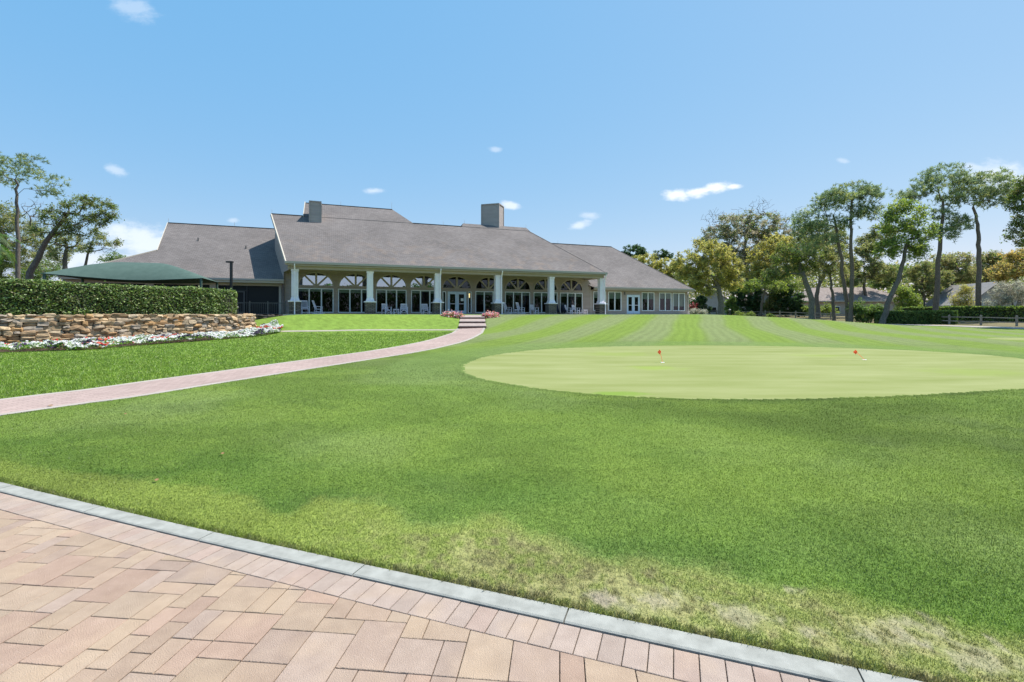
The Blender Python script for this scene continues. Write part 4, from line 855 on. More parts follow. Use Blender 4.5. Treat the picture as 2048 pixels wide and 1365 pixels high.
def canopy():
    F0 = np.array([-29.1, 29.3, 4.1]); F1 = np.array([-21.5, 33.1, 4.08]); ev = np.array([EV[0], EV[1], 0]); B0 = F0 + ev * 5; B1 = F1 + ev * 5
    t = thing('shade_canopy', (float(F1[0]), float(F1[1]), 1.47), 'dark green fabric shade canopy rising behind the clipped hedge', 'canopy'); o = np.array([F1[0], F1[1], 1.47])
    n, m = 32, 16; b = MB(); V = []
    for j in range(m + 1):
        for i in range(n + 1):
            s = i / n; q = j / m; p = (F0 * (1 - s) + F1 * s) * (1 - q) + (B0 * (1 - s) + B1 * s) * q
            hs = min(1, min(s, 1 - s) / .36); hq = 1 - abs(2 * q - 1); rise = 1.12 * min(hs, hq * 1.0) if True else 0; rise = 1.12 * (1 - (1 - min(hs, hq)) ** 1.35)
            sag = -.22 * math.sin(math.pi * s) * (abs(2 * q - 1) ** 3); inw = .42 * math.sin(math.pi * s) * (1 - 2 * q) ** 3
            p = p + ev * inw + np.array([0, 0, rise + sag + .02 * math.sin(9 * s + 4 * q) * hs]); V.append(tuple(p - o))
    f = [(j * (n + 1) + i, j * (n + 1) + i + 1, (j + 1) * (n + 1) + i + 1, (j + 1) * (n + 1) + i) for j in range(m) for i in range(n)]
    b.v = V; b.f = f; b.m = [0] * len(f); b.c = [None] * len(f); b.build('fabric', M['canvas'], t, True)
    b = MB(); 
    for i in range(n): b.tube([V[i], V[i + 1]], .025, 5)
    b.build('edge_hem', M['canvas'], t)
    for P in (F0, F1, B0, B1):
        d = (P - (F0 + B1) / 2); d[2] = 0; d /= np.hypot(d[0], d[1]); q = P - o - d * .18; b = MB(); b.tube([(q[0], q[1], 0), (q[0], q[1], P[2] - 1.47 + .02)], .075, 10); b.build('post', M['canvas'], t)
canopy()

# ------------------------------------------------------------------ dry stone walls
_ico = None
def ico(sub=2):
    global _ico
    if _ico is None:
        import bmesh
        bm = bmesh.new(); bmesh.ops.create_icosphere(bm, subdivisions=sub, radius=1); bm.verts.ensure_lookup_table()
        _ico = (np.array([v.co[:] for v in bm.verts]), [tuple(v.index for v in f.verts) for f in bm.faces]); bm.free()
    return _ico
def stone_wall(name_, Ln, z_base, z_top, pal, label, sc=1.0, batter=.12, seed=1):
    rg = np.random.default_rng(seed); V0, F0 = ico(); Nn = normals(Ln); t = np.r_[0, np.cumsum(np.hypot(*np.diff(Ln, axis=0).T))]; b = MB()
    def at(s, off): p = np.array([np.interp(s, t, Ln[:, 0]), np.interp(s, t, Ln[:, 1])]); n = np.array([np.interp(s, t, Nn[:, 0]), np.interp(s, t, Nn[:, 1])]); return p, n / np.hypot(*n)
    zmin = z_base(0, 0, True); z = zmin; row = 0
    while z < z_top - .03:
        hh = min(rg.uniform(.12, .25) * sc, z_top - z + .04); s = rg.uniform(0, .2)
        while s < t[-1]:
            w = rg.uniform(.2, .5) * sc * (1.5 if rg.random() < .35 else 1); split = w < .34 * sc and rg.random() < .4
            p, n = at(min(s + w / 2, t[-1]), 0); zb = z_base(p[0], p[1], False)
            if z + hh > zb - .08:
                for q in range(2 if split else 1):
                    hz = hh * (.5 if split else 1) * rg.uniform(.86, 1.14); zc = z + hh * ((.25 + .5 * q) if split else .5) + rg.uniform(-.02, .02) * sc
                    if z + hh >= z_top - .02: zc += rg.uniform(-.03, .03)
                    dpt = rg.uniform(.15, .22) * sc; D = np.sign(V0) * np.abs(V0) ** rg.uniform(.32, .55); D = D * np.array([w * .535, dpt, hz * .56])
                    D += (np.sin(V0[:, [1, 2, 0]] * rg.uniform(2, 4) + rg.uniform(0, 6, 3)) * np.array([.05, .05, .03]) + rg.normal(0, .030, V0.shape)) * sc * min(w, .4) * 1.3
                    a = rg.uniform(-.12, .12); ca, sa = math.cos(a), math.sin(a); D = np.c_[D[:, 0] * ca - D[:, 2] * sa, D[:, 1], D[:, 0] * sa + D[:, 2] * ca]
                    off = -batter * (zc - zmin) + rg.uniform(-.07, .07) * sc; tg = np.array([n[1], -n[0]]); c = p + n * (off - .1)
                    # n points to the outside face
                    base = len(b.v); X = c[0] + D[:, 0] * tg[0] + D[:, 1] * n[0]; Y = c[1] + D[:, 0] * tg[1] + D[:, 1] * n[1]; b.v += list(zip(X.tolist(), Y.tolist(), (zc + D[:, 2]).tolist()))
                    k = pal[rg.integers(len(pal))] * rg.uniform(.75, 1.2); b.f += [tuple(base + i for i in f) for f in F0]; b.m += [0] * len(F0); b.c += [tuple(k)] * len(F0)
            s += w * .97
        z += hh * .93; row += 1
    # packed core behind the stones
    for i in range(0, len(Ln) - 1):
        q = []
        for zz, oo in ((zmin - .2, 0), (z_top - .1, -batter * (z_top - zmin))):
            for (k_, of) in ((i, -.16), (i + 1, -.16), (i + 1, -.55), (i, -.55)): p = Ln[k_] + Nn[k_] * (of + oo); q.append((p[0], p[1], zz))
        b.hexa(q, 1, (1, 1, 1))
    o = b.build(name_, [M['stone'], M['soil']]); tag(o, label, 'stone wall'); return o
WB = smooth_line([(-34, 10), (-30.5, 13.8), (-26.9, 18.2), (-24.3, 21.4), (-22.4, 23.8), (-20.7, 26.4), (-19.1, 29.2), (-17.85, 32), (-17.95, 33.3), (-18.9, 34.6), (-20.2, 36.4)], 120)[:, :]
tan_pal = [np.array(c) for c in ((.40, .29, .18), (.47, .35, .22), (.37, .30, .21), (.46, .37, .27), (.50, .39, .26), (.34, .29, .235), (.43, .27, .145), (.40, .28, .17), (.34, .30, .25), (.50, .38, .24), (.44, .28, .14))]
WBr = WB[::-1]         # reversed so that the left normal faces the lawn? (checked below)
nn = normals(WB)[60]; WBx = WB if (nn[0] * .7 - nn[1] * .7) > 0 else WBr
stone_wall('stone_wall', WBx, lambda x, y, m: -.02 if m else h0([x], [y])[0], 1.52, tan_pal, 'dry stacked tan fieldstone retaining wall below the clipped hedge', seed=4)
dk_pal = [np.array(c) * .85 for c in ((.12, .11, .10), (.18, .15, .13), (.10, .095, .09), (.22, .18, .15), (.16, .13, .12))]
WD = smooth_line([(-20.6, 36.55), (-19.4, 36.85), (-18.3, 37.25), (-17.55, 37.5)], 30); nn = normals(WD)[10]; WD = WD if nn[1] < 0 else WD[::-1]
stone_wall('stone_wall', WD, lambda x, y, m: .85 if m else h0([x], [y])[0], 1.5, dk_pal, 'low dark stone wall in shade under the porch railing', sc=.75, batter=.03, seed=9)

# ------------------------------------------------------------------ leaves
def leaf_quads(cen, size, up=.3, aspect=.55, r=rng, flat=None):
    n = len(cen); a = r.normal(size=(n, 3)); a[:, 2] *= .6; a /= np.linalg.norm(a, axis=1)[:, None]; nn = r.normal(size=(n, 3)); nn[:, 2] = np.abs(nn[:, 2]) + up; nn -= a * (nn * a).sum(1)[:, None]; nn /= np.linalg.norm(nn, axis=1)[:, None] + 1e-9
    b = np.cross(nn, a); s = np.asarray(size).reshape(-1, 1) * np.ones((n, 1)); k = s * aspect
    return np.stack([cen - a * s, cen - b * k, cen + a * s, cen + b * k], 1).reshape(-1, 3)
def shade_cols(n, pal, var=.25, r=rng, clump=None):
    pal = np.asarray(pal, float) * 2.0; i = r.integers(len(pal), size=n) if clump is None else clump
    return np.clip(pal[i] * r.uniform(1 - var, 1 + var, (n, 1)), .004, .8)

# ------------------------------------------------------------------ trees
def grow(trunk, targets, r, wob=.12, start=.35):
    nodes = [Vector(p) for p in trunk]; par = [i - 1 for i in range(len(nodes))]; okk = [i / (len(nodes) - 1) >= start for i in range(len(nodes))]
    P = np.array([tuple(n) for n in nodes]); base = nodes[-1]; order = sorted(range(len(targets)), key=lambda i: min((Vector(targets[i]) - n).length for n in nodes[int(len(nodes) * start):]))
    tips = []; P = [tuple(n) for n in nodes]; OK = list(okk)
    for ti in order:
        T = Vector(targets[ti]); A = np.array(P); D = A - np.array(T); d = np.sqrt((D ** 2).sum(1)) + np.maximum(D[:, 2], 0) * 1.2; d[~np.array(OK)] = 1e9; j = int(d.argmin()); S = Vector(P[j]); L_ = (T - S).length
        ns = max(2, min(6, int(L_ / .7))); prev = j; pd = (Vector(P[j]) - Vector(P[par[j]])).normalized() if par[j] >= 0 else Vector((0, 0, 1))
        for k in range(1, ns + 1):
            f = k / ns; q = S.lerp(T, f) + pd * (min(L_, 3.0) * .14 * math.sin(math.pi * f)) + Vector(r.normal(size=3) * wob * min(L_, 3.0) * .3 * math.sin(math.pi * f)) + Vector((0, 0, .05 * L_ * math.sin(math.pi * f)))
            P.append(tuple(q)); par.append(prev); OK.append(True); prev = len(P) - 1
        tips.append(prev)
    return P, par, tips
def skeleton_mesh(b, P, par, nt, r0, rt, rmin, sides=6):
    n = len(P); cnt = np.zeros(n); ch = [[] for _ in range(n)]
    for i, p in enumerate(par):
        if p >= 0: ch[p].append(i)
    for i in range(n - 1, -1, -1):
        if not ch[i]: cnt[i] = 1
        else: cnt[i] = sum(cnt[c] for c in ch[i])
    top = max(cnt[nt - 1], 1); rad = np.zeros(n)
    for i in range(n):
        if i < nt: rad[i] = r0 + (rt - r0) * (i / (nt - 1))
        else: rad[i] = max(rmin, rt * .70 * (cnt[i] / max(top, cnt[nt:].max() if n > nt else 1)) ** .62)
    rad[0] *= 1.25
    for i in range(nt, n): rad[i] = min(rad[i], rad[par[i]] * .97 if par[i] >= nt else rad[par[i]] * .75)
    b.tube([P[i] for i in range(nt)], [rad[i] for i in range(nt)], 9, cap=False)
    seen = set(range(nt))
    for i in range(nt, n):
        if i in seen: continue
        # walk a chain
        chain = [par[i], i]; seen.add(i); cur = i
        while ch[cur]:
            nx = max(ch[cur], key=lambda c: cnt[c])
            if nx in seen: break
            chain.append(nx); seen.add(nx); cur = nx
        rr = [rad[c] for c in chain]; rr[0] = min(rad[chain[0]], rad[chain[1]] * 1.1); b.tube([P[c] for c in chain], rr, sides if rr[1] > .05 else 4, cap=False)
def W(px, py, Y): return ((px - 1024) / 950 * Y, Y, CAMZ + (628 - py) / 950 * Y)
PAL = dict(
    oak=[(.075, .105, .025), (.09, .12, .03), (.055, .08, .02), (.115, .13, .04), (.10, .095, .035)],
    yellow=[(.235, .225, .07), (.28, .255, .085), (.18, .18, .055), (.22, .195, .075), (.13, .135, .045)],
    olive=[(.125, .135, .05), (.155, .16, .06), (.09, .11, .035), (.165, .15, .065), (.075, .10, .03)],
    brown=[(.18, .17, .075), (.20, .19, .085), (.13, .145, .05), (.18, .145, .07), (.10, .135, .04)],
    orange=[(.26, .195, .07), (.22, .18, .065), (.28, .215, .085), (.19, .17, .055), (.12, .135, .04)],
    bright=[(.13, .17, .038), (.165, .205, .05), (.09, .125, .03), (.20, .23, .06), (.065, .095, .025)],
    green=[(.065, .105, .028), (.085, .125, .034), (.05, .08, .022), (.11, .145, .04)],
    dark=[(.028, .055, .018), (.035, .068, .022), (.022, .042, .016), (.045, .08, .026)],
    pine=[(.11, .14, .065), (.14, .17, .07), (.08, .11, .055), (.17, .185, .075), (.085, .115, .065)],
    grey=[(.20, .205, .165), (.25, .25, .20), (.15, .16, .12), (.18, .16, .13)],
    twig=[(.16, .135, .12), (.20, .17, .15), (.12, .10, .09)],
    red=[(.20, .02, .035), (.14, .02, .03), (.06, .05, .02)])
def tree(name, Y, trunk_px, blobs, pal, label, cat='tree', style='broad', r0=.25, rt=.12, leaf=.16, dens=1.0, bark='bark', targets=6, seed=0, group=None, start=.4, depth=.9, bare=0, cl=.55, wob=.12, extra=None, gap=0.0):
    """trunk_px: [(px,py)] base first; blobs: [(px,py,rx,ry,(dY))] in picture units at distance Y, turned into metres"""
    r = np.random.default_rng(seed + 100); k = Y / 950
    bx, by = W(*trunk_px[0], Y)[:2]; bz = h0([bx], [by])[0]
    if extra is not None: bz = extra
    pts = [W(p[0], p[1], Y + (p[2] if len(p) > 2 else 0)) for p in trunk_px]; pts[0] = (bx, by, bz - .15)
    T = [pts[0]]
    for i in range(len(pts) - 1):
        for s in (1 / 3, 2 / 3, 1): q = Vector(pts[i]).lerp(Vector(pts[i + 1]), s); q += Vector((r.normal() * .05, r.normal() * .05, 0)); T.append(tuple(q))
    tg = []; cs = []; bi = []
    for ib, bl in enumerate(blobs):
        cx, cy, rx, ry = bl[:4]; rx, ry = (rx * 1.22, ry * 1.15) if style == 'pine' else (rx * 1.06, ry * 1.06); dY = bl[4] if len(bl) > 4 else 0; c = np.array(W(cx, cy, Y + dY)); rad = np.array([rx * k, max(rx * k * depth, .4), ry * k]); vol = rx * ry * k * k
        m = max(4, int((2.2 if style == 'broad' else 2.9) * targets * max(vol, .3) ** .75))
        for _ in range(m):
            d = r.normal(size=3); d /= np.linalg.norm(d); q = c + d * rad * r.uniform(.35, 1.0) ** .6; q[2] = max(q[2], bz + .4); tg.append(tuple(q)); bi.append(ib)
    nl = len(tg); mins = []
    for bl in (bare if bare else []):
        cx, cy, rx, ry, m = bl[:5]; c = np.array(W(cx, cy, Y)); 
        for _ in range(m * 3): d = r.normal(size=3); d /= np.linalg.norm(d); tg.append(tuple(c + d * np.array([rx * k, rx * k * .7, ry * k]) * r.uniform(.3, 1)))
    P, par, tips = grow(T, tg, r, wob=wob, start=start)
    t = thing(name, (bx, by, bz), label, cat, group=group); o = np.array([bx, by, bz])
    b = MB(); skeleton_mesh(b, [tuple(np.array(p) - o) for p in P], par, len(T), r0, rt, max(.010, .00022 * Y), 6); 
    b.build('trunk', M[bark], t, True)
    C0 = np.array(tg[:nl]) - o; ncl = len(C0)
    if ncl == 0: return t
    pa = np.array(PAL[pal] if isinstance(pal, str) else pal); 
    if style == 'broad':
        nlv = int(98 * dens); sub = 9; n = ncl * nlv; ci = np.repeat(np.arange(ncl), nlv); cr = cl * r.uniform(.7, 1.35, ncl)
        d = r.normal(size=(ncl, sub, 3)); d[:, :, 2] = d[:, :, 2] * .7 + .15; d /= np.linalg.norm(d, axis=2)[:, :, None]; d *= (cr[:, None] * r.uniform(.6, 1.5, (ncl, sub)))[:, :, None]
        si = r.integers(sub, size=n); f = r.uniform(.1, 1.0, n) ** .8; dd = d[ci, si]; cen = C0[ci] + dd * f[:, None] + r.normal(size=(n, 3)) * (.09 + .13 * cl) * (1.15 - .5 * f[:, None]); cen[:, 2] -= .12 * f * f * cr[ci]
        col0 = r.integers(len(pa), size=(ncl, sub)); c = shade_cols(n, pa, .3, r, col0[ci, si]); V = leaf_quads(cen, leaf * .88 * r.uniform(.55, 1.2, n), .4, .55, r)
        a0 = np.repeat(C0, sub, 0); b0 = a0 + d.reshape(-1, 3); w0 = np.cross(d.reshape(-1, 3), r.normal(size=(len(a0), 3))); w0 /= np.linalg.norm(w0, axis=1)[:, None] + 1e-9; w0 *= .00016 * Y + .004; TW_ = np.stack([a0 - w0, a0 + w0, b0 + w0 * .4, b0 - w0 * .4], 1).reshape(-1, 3); V = np.concatenate([V, TW_]); c = np.concatenate([c, np.tile([.11, .095, .08], (len(a0), 1))])
        fast_mesh('crown', V, 4, M['leaf'], c, t)
    elif style == 'pine':
        nt = max(3, int(5 * dens)); ci = np.repeat(np.arange(ncl), nt); n = len(ci); cen = C0[ci] + r.normal(size=(n, 3)) * np.array([cl, cl, cl * .4]) * .8; nn = 13
        d = r.normal(size=(n, nn, 3)); d[:, :, 2] += .55; d /= np.linalg.norm(d, axis=2)[:, :, None]; ln = leaf * r.uniform(.7, 1.2, (n, nn, 1)) * 2.1; w = np.cross(d, r.normal(size=(n, nn, 3))); w /= np.linalg.norm(w, axis=2)[:, :, None]; w *= .024 * (Y / 50)
        c3 = cen[:, None, :]; V = np.stack([c3 - w, c3 + w, c3 + d * ln + w * .4, c3 + d * ln - w * .4], 2).reshape(-1, 3); col = shade_cols(n, pa, .25, r, r.integers(len(pa), size=ncl)[ci]); fast_mesh('crown', V, 4, M['leaf'], np.repeat(col, nn, 0), t)
    return t

# right hand side, near to far
tree('pine_tree', 62, [(1700, 650), (1704, 560), (1703, 500), (1702, 445), (1704, 400)], [(1703, 385, 38, 16), (1735, 392, 22, 18), (1672, 398, 22, 15), (1740, 425, 18, 15), (1715, 420, 16, 14), (1690, 440, 12, 9), (1752, 385, 8, 10)], 'pine', 'tall straight pine with open flat topped crown, right one of the middle pair', style='pine', r0=.28, rt=.11, leaf=.17, dens=.8, bark='bark_red', seed=1, start=.72, cl=.5, targets=7)
tree('pine_tree', 63, [(1697, 650), (1692, 590), (1682, 520), (1673, 460), (1668, 430)], [(1630, 440, 32, 26), (1660, 405, 24, 16), (1605, 455, 20, 16), (1645, 478, 30, 10), (1618, 500, 22, 8), (1690, 455, 12, 8)], 'pine', 'pine with slightly bent trunk and crown spreading left, left one of the middle pair', style='pine', r0=.28, rt=.11, leaf=.17, dens=.85, bark='bark_red', seed=2, start=.6, cl=.55, targets=7)
tree('pine_tree', 62, [(1867, 640), (1873, 570), (1880, 500), (1885, 440), (1887, 400)], [(1888, 350, 34, 17), (1925, 372, 20, 15), (1860, 372, 26, 14), (1832, 388, 18, 11), (1815, 395, 10, 8), (1895, 400, 22, 12), (1895, 465, 24, 16), (1925, 450, 14, 10), (1880, 430, 16, 10)], 'pine', 'tallest pine, with a dense dark top and leaning trunk rising above the box hedge', style='pine', r0=.34, rt=.13, leaf=.18, dens=.95, bark='bark_red', seed=3, start=.55, cl=.6, targets=7)
tree('pine_tree', 62, [(1957, 630), (1957, 560), (1957, 500), (1956, 470), (1953, 440), (1948, 415)], [(1960, 375, 40, 20), (2000, 370, 26, 20), (1935, 395, 22, 16), (1990, 400, 22, 12), (2020, 390, 12, 18), (1920, 440, 12, 8), (1975, 355, 30, 8)], 'pine', 'pine with bare trunk forking into upswept limbs in front of the grey gabled house', style='pine', r0=.31, rt=.14, leaf=.18, dens=.9, bark='bark_red', seed=4, start=.45, cl=.55, targets=6, wob=.06)
tree('leaning_tree', 58, [(1763, 652), (1775, 610), (1795, 560), (1808, 520), (1815, 480)], [(1815, 430, 36, 18), (1790, 455, 30, 22), (1840, 465, 28, 26), (1812, 495, 34, 24), (1775, 500, 18, 20), (1838, 500, 16, 14), (1800, 415, 22, 10), (1780, 430, 14, 10)], 'bright', 'leaning tree with fresh bright green crown beside the left end of the box hedge', r0=.33, rt=.16, leaf=.15, dens=.85, seed=5, start=.35, targets=6, cl=.6)
tree('oak_tree', 66, [(1624, 640), (1622, 600), (1612, 565), (1600, 535), (1592, 500)], [(1590, 500, 30, 20), (1570, 520, 30, 18), (1610, 530, 24, 14), (1560, 545, 32, 12), (1625, 515, 22, 14), (1540, 560, 22, 8)], 'oak', 'oak with thick grey trunk bending left beside the rail fence', r0=.42, rt=.22, leaf=.14, dens=.85, bark='bark_pale', seed=6, start=.4, targets=6)
tree('oak_tree', 66, [(1667, 642), (1668, 615), (1665, 590), (1662, 570), (1660, 545)], [(1662, 530, 30, 16), (1690, 545, 20, 12), (1640, 545, 20, 12), (1665, 510, 20, 12)], 'olive', 'small forked oak between the grey oak and the pine pair', r0=.24, rt=.12, leaf=.13, dens=.7, seed=7, start=.3, targets=5)
tree('oak_tree', 76, [(1635, 628), (1633, 600), (1637, 575), (1650, 545)], [(1655, 520, 32, 20), (1635, 500, 30, 20), (1680, 505, 24, 18), (1610, 545, 20, 10), (1700, 530, 20, 14)], 'olive', 'dark trunked spreading oak behind the grey one, by the pink walled house', r0=.38, rt=.2, leaf=.16, dens=.9, seed=8, start=.3, targets=5)
tree('oak_tree', 78, [(1441, 632), (1442, 605), (1438, 580), (1432, 560)], [(1418, 510, 46, 24), (1383, 528, 34, 24), (1455, 530, 30, 26), (1420, 545, 48, 26), (1378, 562, 30, 18), (1410, 492, 28, 12), (1458, 565, 22, 18), (1405, 580, 22, 12)], 'yellow', 'round oak in yellow green spring bloom with pale forked trunk', r0=.5, rt=.32, leaf=.17, dens=1.0, bark='bark_pale', seed=9, start=.5, targets=6)
tree('oak_tree', 96, [(1300, 628), (1300, 590), (1298, 560)], [(1298, 525, 30, 14), (1330, 535, 32, 18), (1350, 545, 24, 18), (1275, 522, 14, 9)], 'yellow', 'yellow flowering oak just behind the right roof slope', r0=.4, rt=.3, leaf=.2, dens=.9, seed=10, start=.5, targets=5)
tree('dark_tree', 120, [(1268, 600), (1268, 540), (1268, 515)], [(1268, 505, 22, 14), (1250, 513, 12, 8), (1285, 510, 10, 8)], 'dark', 'dark round topped tree peeping over the right roof slope', r0=.35, rt=.2, leaf=.24, dens=.9, seed=11, start=.5, targets=5)
tree('dark_tree', 130, [(1322, 600), (1322, 540), (1322, 515)], [(1320, 508, 13, 8), (1335, 512, 10, 7), (1310, 515, 8, 6)], 'dark', 'small dark treetop between the yellow oak and the dark round one', r0=.3, rt=.2, leaf=.22, dens=.6, seed=12, start=.5, targets=6)
tree('large_tree', 98, [(1500, 628), (1500, 580), (1495, 540), (1490, 500)], [(1470, 455, 52, 24), (1520, 450, 48, 28), (1435, 482, 36, 30), (1500, 490, 64, 30), (1550, 480, 38, 26), (1480, 525, 60, 26), (1500, 560, 60, 24), (1560, 530, 34, 30)], [(.15, .145, .09), (.18, .165, .11), (.11, .125, .05), (.08, .11, .035), (.20, .175, .13)], 'large mixed tree with bare grey twigs above its olive crown', r0=.6, rt=.4, leaf=.2, dens=.9, seed=13, start=.5, targets=4, bare=[(1430, 435, 30, 22, 34), (1525, 415, 28, 25, 40), (1490, 430, 40, 20, 26), (1570, 440, 30, 25, 30), (1600, 430, 22, 20, 14)], cl=.8)
tree('oak_tree', 88, [(1545, 630), (1545, 590), (1548, 560), (1550, 530)], [(1548, 490, 36, 20), (1530, 515, 34, 22), (1575, 510, 30, 22), (1550, 545, 40, 16), (1510, 545, 26, 14), (1590, 540, 20, 14)], 'yellow', 'yellow green oak standing before the large mixed tree', r0=.45, rt=.3, leaf=.18, dens=1.0, seed=14, start=.5, targets=5)
tree('oak_tree', 84, [(1520, 632), (1525, 600), (1530, 580)], [(1530, 570, 34, 12), (1560, 575, 30, 12), (1500, 575, 22, 12), (1590, 565, 22, 12)], 'bright', 'low bright green tree under the yellow oak', r0=.25, rt=.15, leaf=.15, dens=.8, seed=15, start=.5, targets=5)
for i, (px, Y, w, h_, pl, lb) in enumerate(((1482, 90, 22, 38, 'dark', 'tall dark evergreen bush right of the pale forked trunk'), (1515, 88, 20, 30, 'dark', 'dark cone shaped evergreen behind the fence, second from the pale trunk'), (1547, 86, 20, 26, 'olive', 'grey green shrub in the middle of the dark evergreens'),
        (1572, 84, 18, 36, 'dark', 'narrow dark evergreen left of the pink walled house'), (1597, 82, 17, 26, 'dark', 'dark evergreen at the corner of the pink walled house'), (1400, 92, 20, 22, 'dark', 'dark shrub under the yellow green oak'), (1462, 86, 12, 22, 'green', 'green shrub against the pale forked trunk'))):
    tree('evergreen_bush', Y, [(px, 628), (px, 628 - h_ * .5)], [(px, 628 - h_ * .35, w, h_ * .4), (px - w * .2, 628 - h_ * .9, w * .7, h_ * .4), (px + 2, 628 - h_ * 1.3, w * .42, h_ * .35)], pl, lb, 'bush', r0=.15, rt=.1, leaf=.17, dens=1.3, seed=30 + i, start=0, targets=7, group='dark evergreen bushes behind the fence', cl=.45)
for i, (px, Y, tw, blobs, pl, lb) in enumerate((
        (1730, 92, 1, [(1730, 530, 30, 26), (1760, 545, 26, 20), (1700, 560, 24, 14), (1735, 500, 20, 14)], 'olive', 'olive oak behind the pine pair'),
        (1790, 96, 1, [(1790, 545, 28, 16), (1765, 565, 20, 12)], 'green', 'green tree seen behind the leaning tree'),
        (1845, 90, 1, [(1850, 545, 30, 22), (1880, 560, 22, 18), (1850, 580, 24, 14)], 'olive', 'olive tree between the leaning tree and the tallest pine'),
        (1905, 94, 1, [(1905, 545, 30, 22), (1880, 530, 24, 20), (1930, 555, 24, 16), (1915, 520, 24, 14)], 'brown', 'brownish oak between the two tall right hand pines'),
        (1975, 98, 1, [(1975, 540, 30, 22), (2000, 530, 26, 20), (1950, 550, 20, 18), (1985, 515, 20, 10)], 'brown', 'brownish oak above the grey gabled house'),
        (2035, 76, 1, [(2030, 540, 36, 14), (2060, 525, 40, 18), (2010, 552, 20, 10), (2045, 510, 26, 10)], 'orange', 'orange tinged oak at the far right edge'),
        (2130, 84, 1, [(2130, 520, 60, 50), (2110, 480, 40, 40)], 'olive', 'olive oak beyond the right edge'),
        (1640, 104, 1, [(1630, 470, 34, 26), (1600, 490, 30, 22), (1660, 480, 30, 24)], 'olive', 'hazy olive tree showing through the left pine crown'),
        (1750, 104, 1, [(1765, 470, 24, 20), (1740, 490, 26, 20)], 'olive', 'hazy olive tree right of the straight middle pine'))):
    x0 = px; tree('oak_tree', Y, [(x0, 630), (x0 + 3, 600), (x0 - 2, 575), (x0, 555)], blobs, pl, lb, r0=.32, rt=.2, leaf=.18, dens=.85, seed=50 + i, start=.4, targets=6.5, cl=.7, bare=[(1760, 430, 14, 18, 22)] if px == 1750 else 0)
tree('oak_tree', 50, [(2120, 650), (2110, 560), (2095, 470), (2085, 420)], [(2050, 470, 30, 24), (2045, 400, 22, 22), (2075, 380, 34, 30), (2035, 455, 12, 12), (2060, 430, 30, 22), (2040, 372, 8, 10)], 'oak', 'dark leafy branches of an oak reaching in from the right edge', r0=.4, rt=.25, leaf=.13, dens=.9, seed=70, start=.4, targets=6)
tree('grey_tree', 60, [(2033, 648), (2031, 630), (2027, 610)], [(2030, 590, 36, 18), (2000, 600, 22, 14), (2055, 595, 26, 18), (2020, 575, 28, 12), (1985, 612, 12, 8)], 'grey', 'small tree veiled in fine pale grey foliage at the right edge', r0=.16, rt=.12, leaf=.07, dens=2.2, seed=71, start=.3, targets=7, cl=.45)
tree('yellow_shrub', 70, [(1925, 632), (1925, 620)], [(1925, 598, 18, 14), (1930, 582, 12, 10), (1915, 610, 10, 8)], 'yellow', 'airy yellow green shrub left of the grey gabled house', 'bush', r0=.08, rt=.06, leaf=.10, dens=.9, seed=72, start=0, targets=10)
tree('bright_shrub', 68, [(1812, 636), (1812, 615)], [(1815, 605, 20, 18), (1800, 585, 16, 16), (1820, 625, 22, 10), (1832, 610, 12, 16)], 'bright', 'bright lime green shrub behind the box hedge', 'bush', r0=.1, rt=.08, leaf=.13, dens=1.1, seed=73, start=0, targets=9)
tree('leafy_bush', 62, [(1733, 648), (1733, 635)], [(1730, 628, 24, 16), (1748, 622, 14, 12), (1715, 618, 12, 14)], 'green', 'tangled dark green bush between the pine pair and the box hedge', 'bush', r0=.08, rt=.06, leaf=.13, dens=1.1, seed=74, start=0, targets=9)
tree('leafy_bush', 80, [(1645, 632), (1645, 624)], [(1625, 620, 14, 8), (1655, 620, 14, 8)], 'bright', 'light green bush below the windows of the pink walled house', 'bush', r0=.06, rt=.05, leaf=.12, dens=1.2, seed=75, start=0, targets=12)
tree('red_shrub', 86, [(1382, 628), (1382, 620)], [(1383, 614, 6, 6)], 'red', 'crimson red shrub at the right corner of the clubhouse', 'bush', r0=.06, rt=.05, leaf=.13, dens=1.0, seed=76, start=0, targets=12)
tree('round_bush', 66, [(1395, 634), (1395, 630)], [(1385, 625, 9, 5), (1398, 624, 12, 6), (1406, 627, 6, 5)], 'grey', 'low pale clipped bush beside the clubhouse corner', 'bush', r0=.05, rt=.04, leaf=.07, dens=2.0, seed=77, start=0, targets=16, cl=.28)
for i, (px, py, Y) in enumerate(((1478, 632, 66), (1542, 637, 66), (1500, 634, 70))):
    tree('ground_shrub', Y, [(px, py), (px, py - 4)], [(px, py - 4, 7, 4)], 'bright', ('low yellow green plant right of the black bollard light', 'low yellow green plant nearer the grey oak', 'smallest low plant along the rail fence')[i], 'plant', r0=.03, rt=.03, leaf=.07, dens=.6, seed=80 + i, start=0, targets=20, cl=.2)

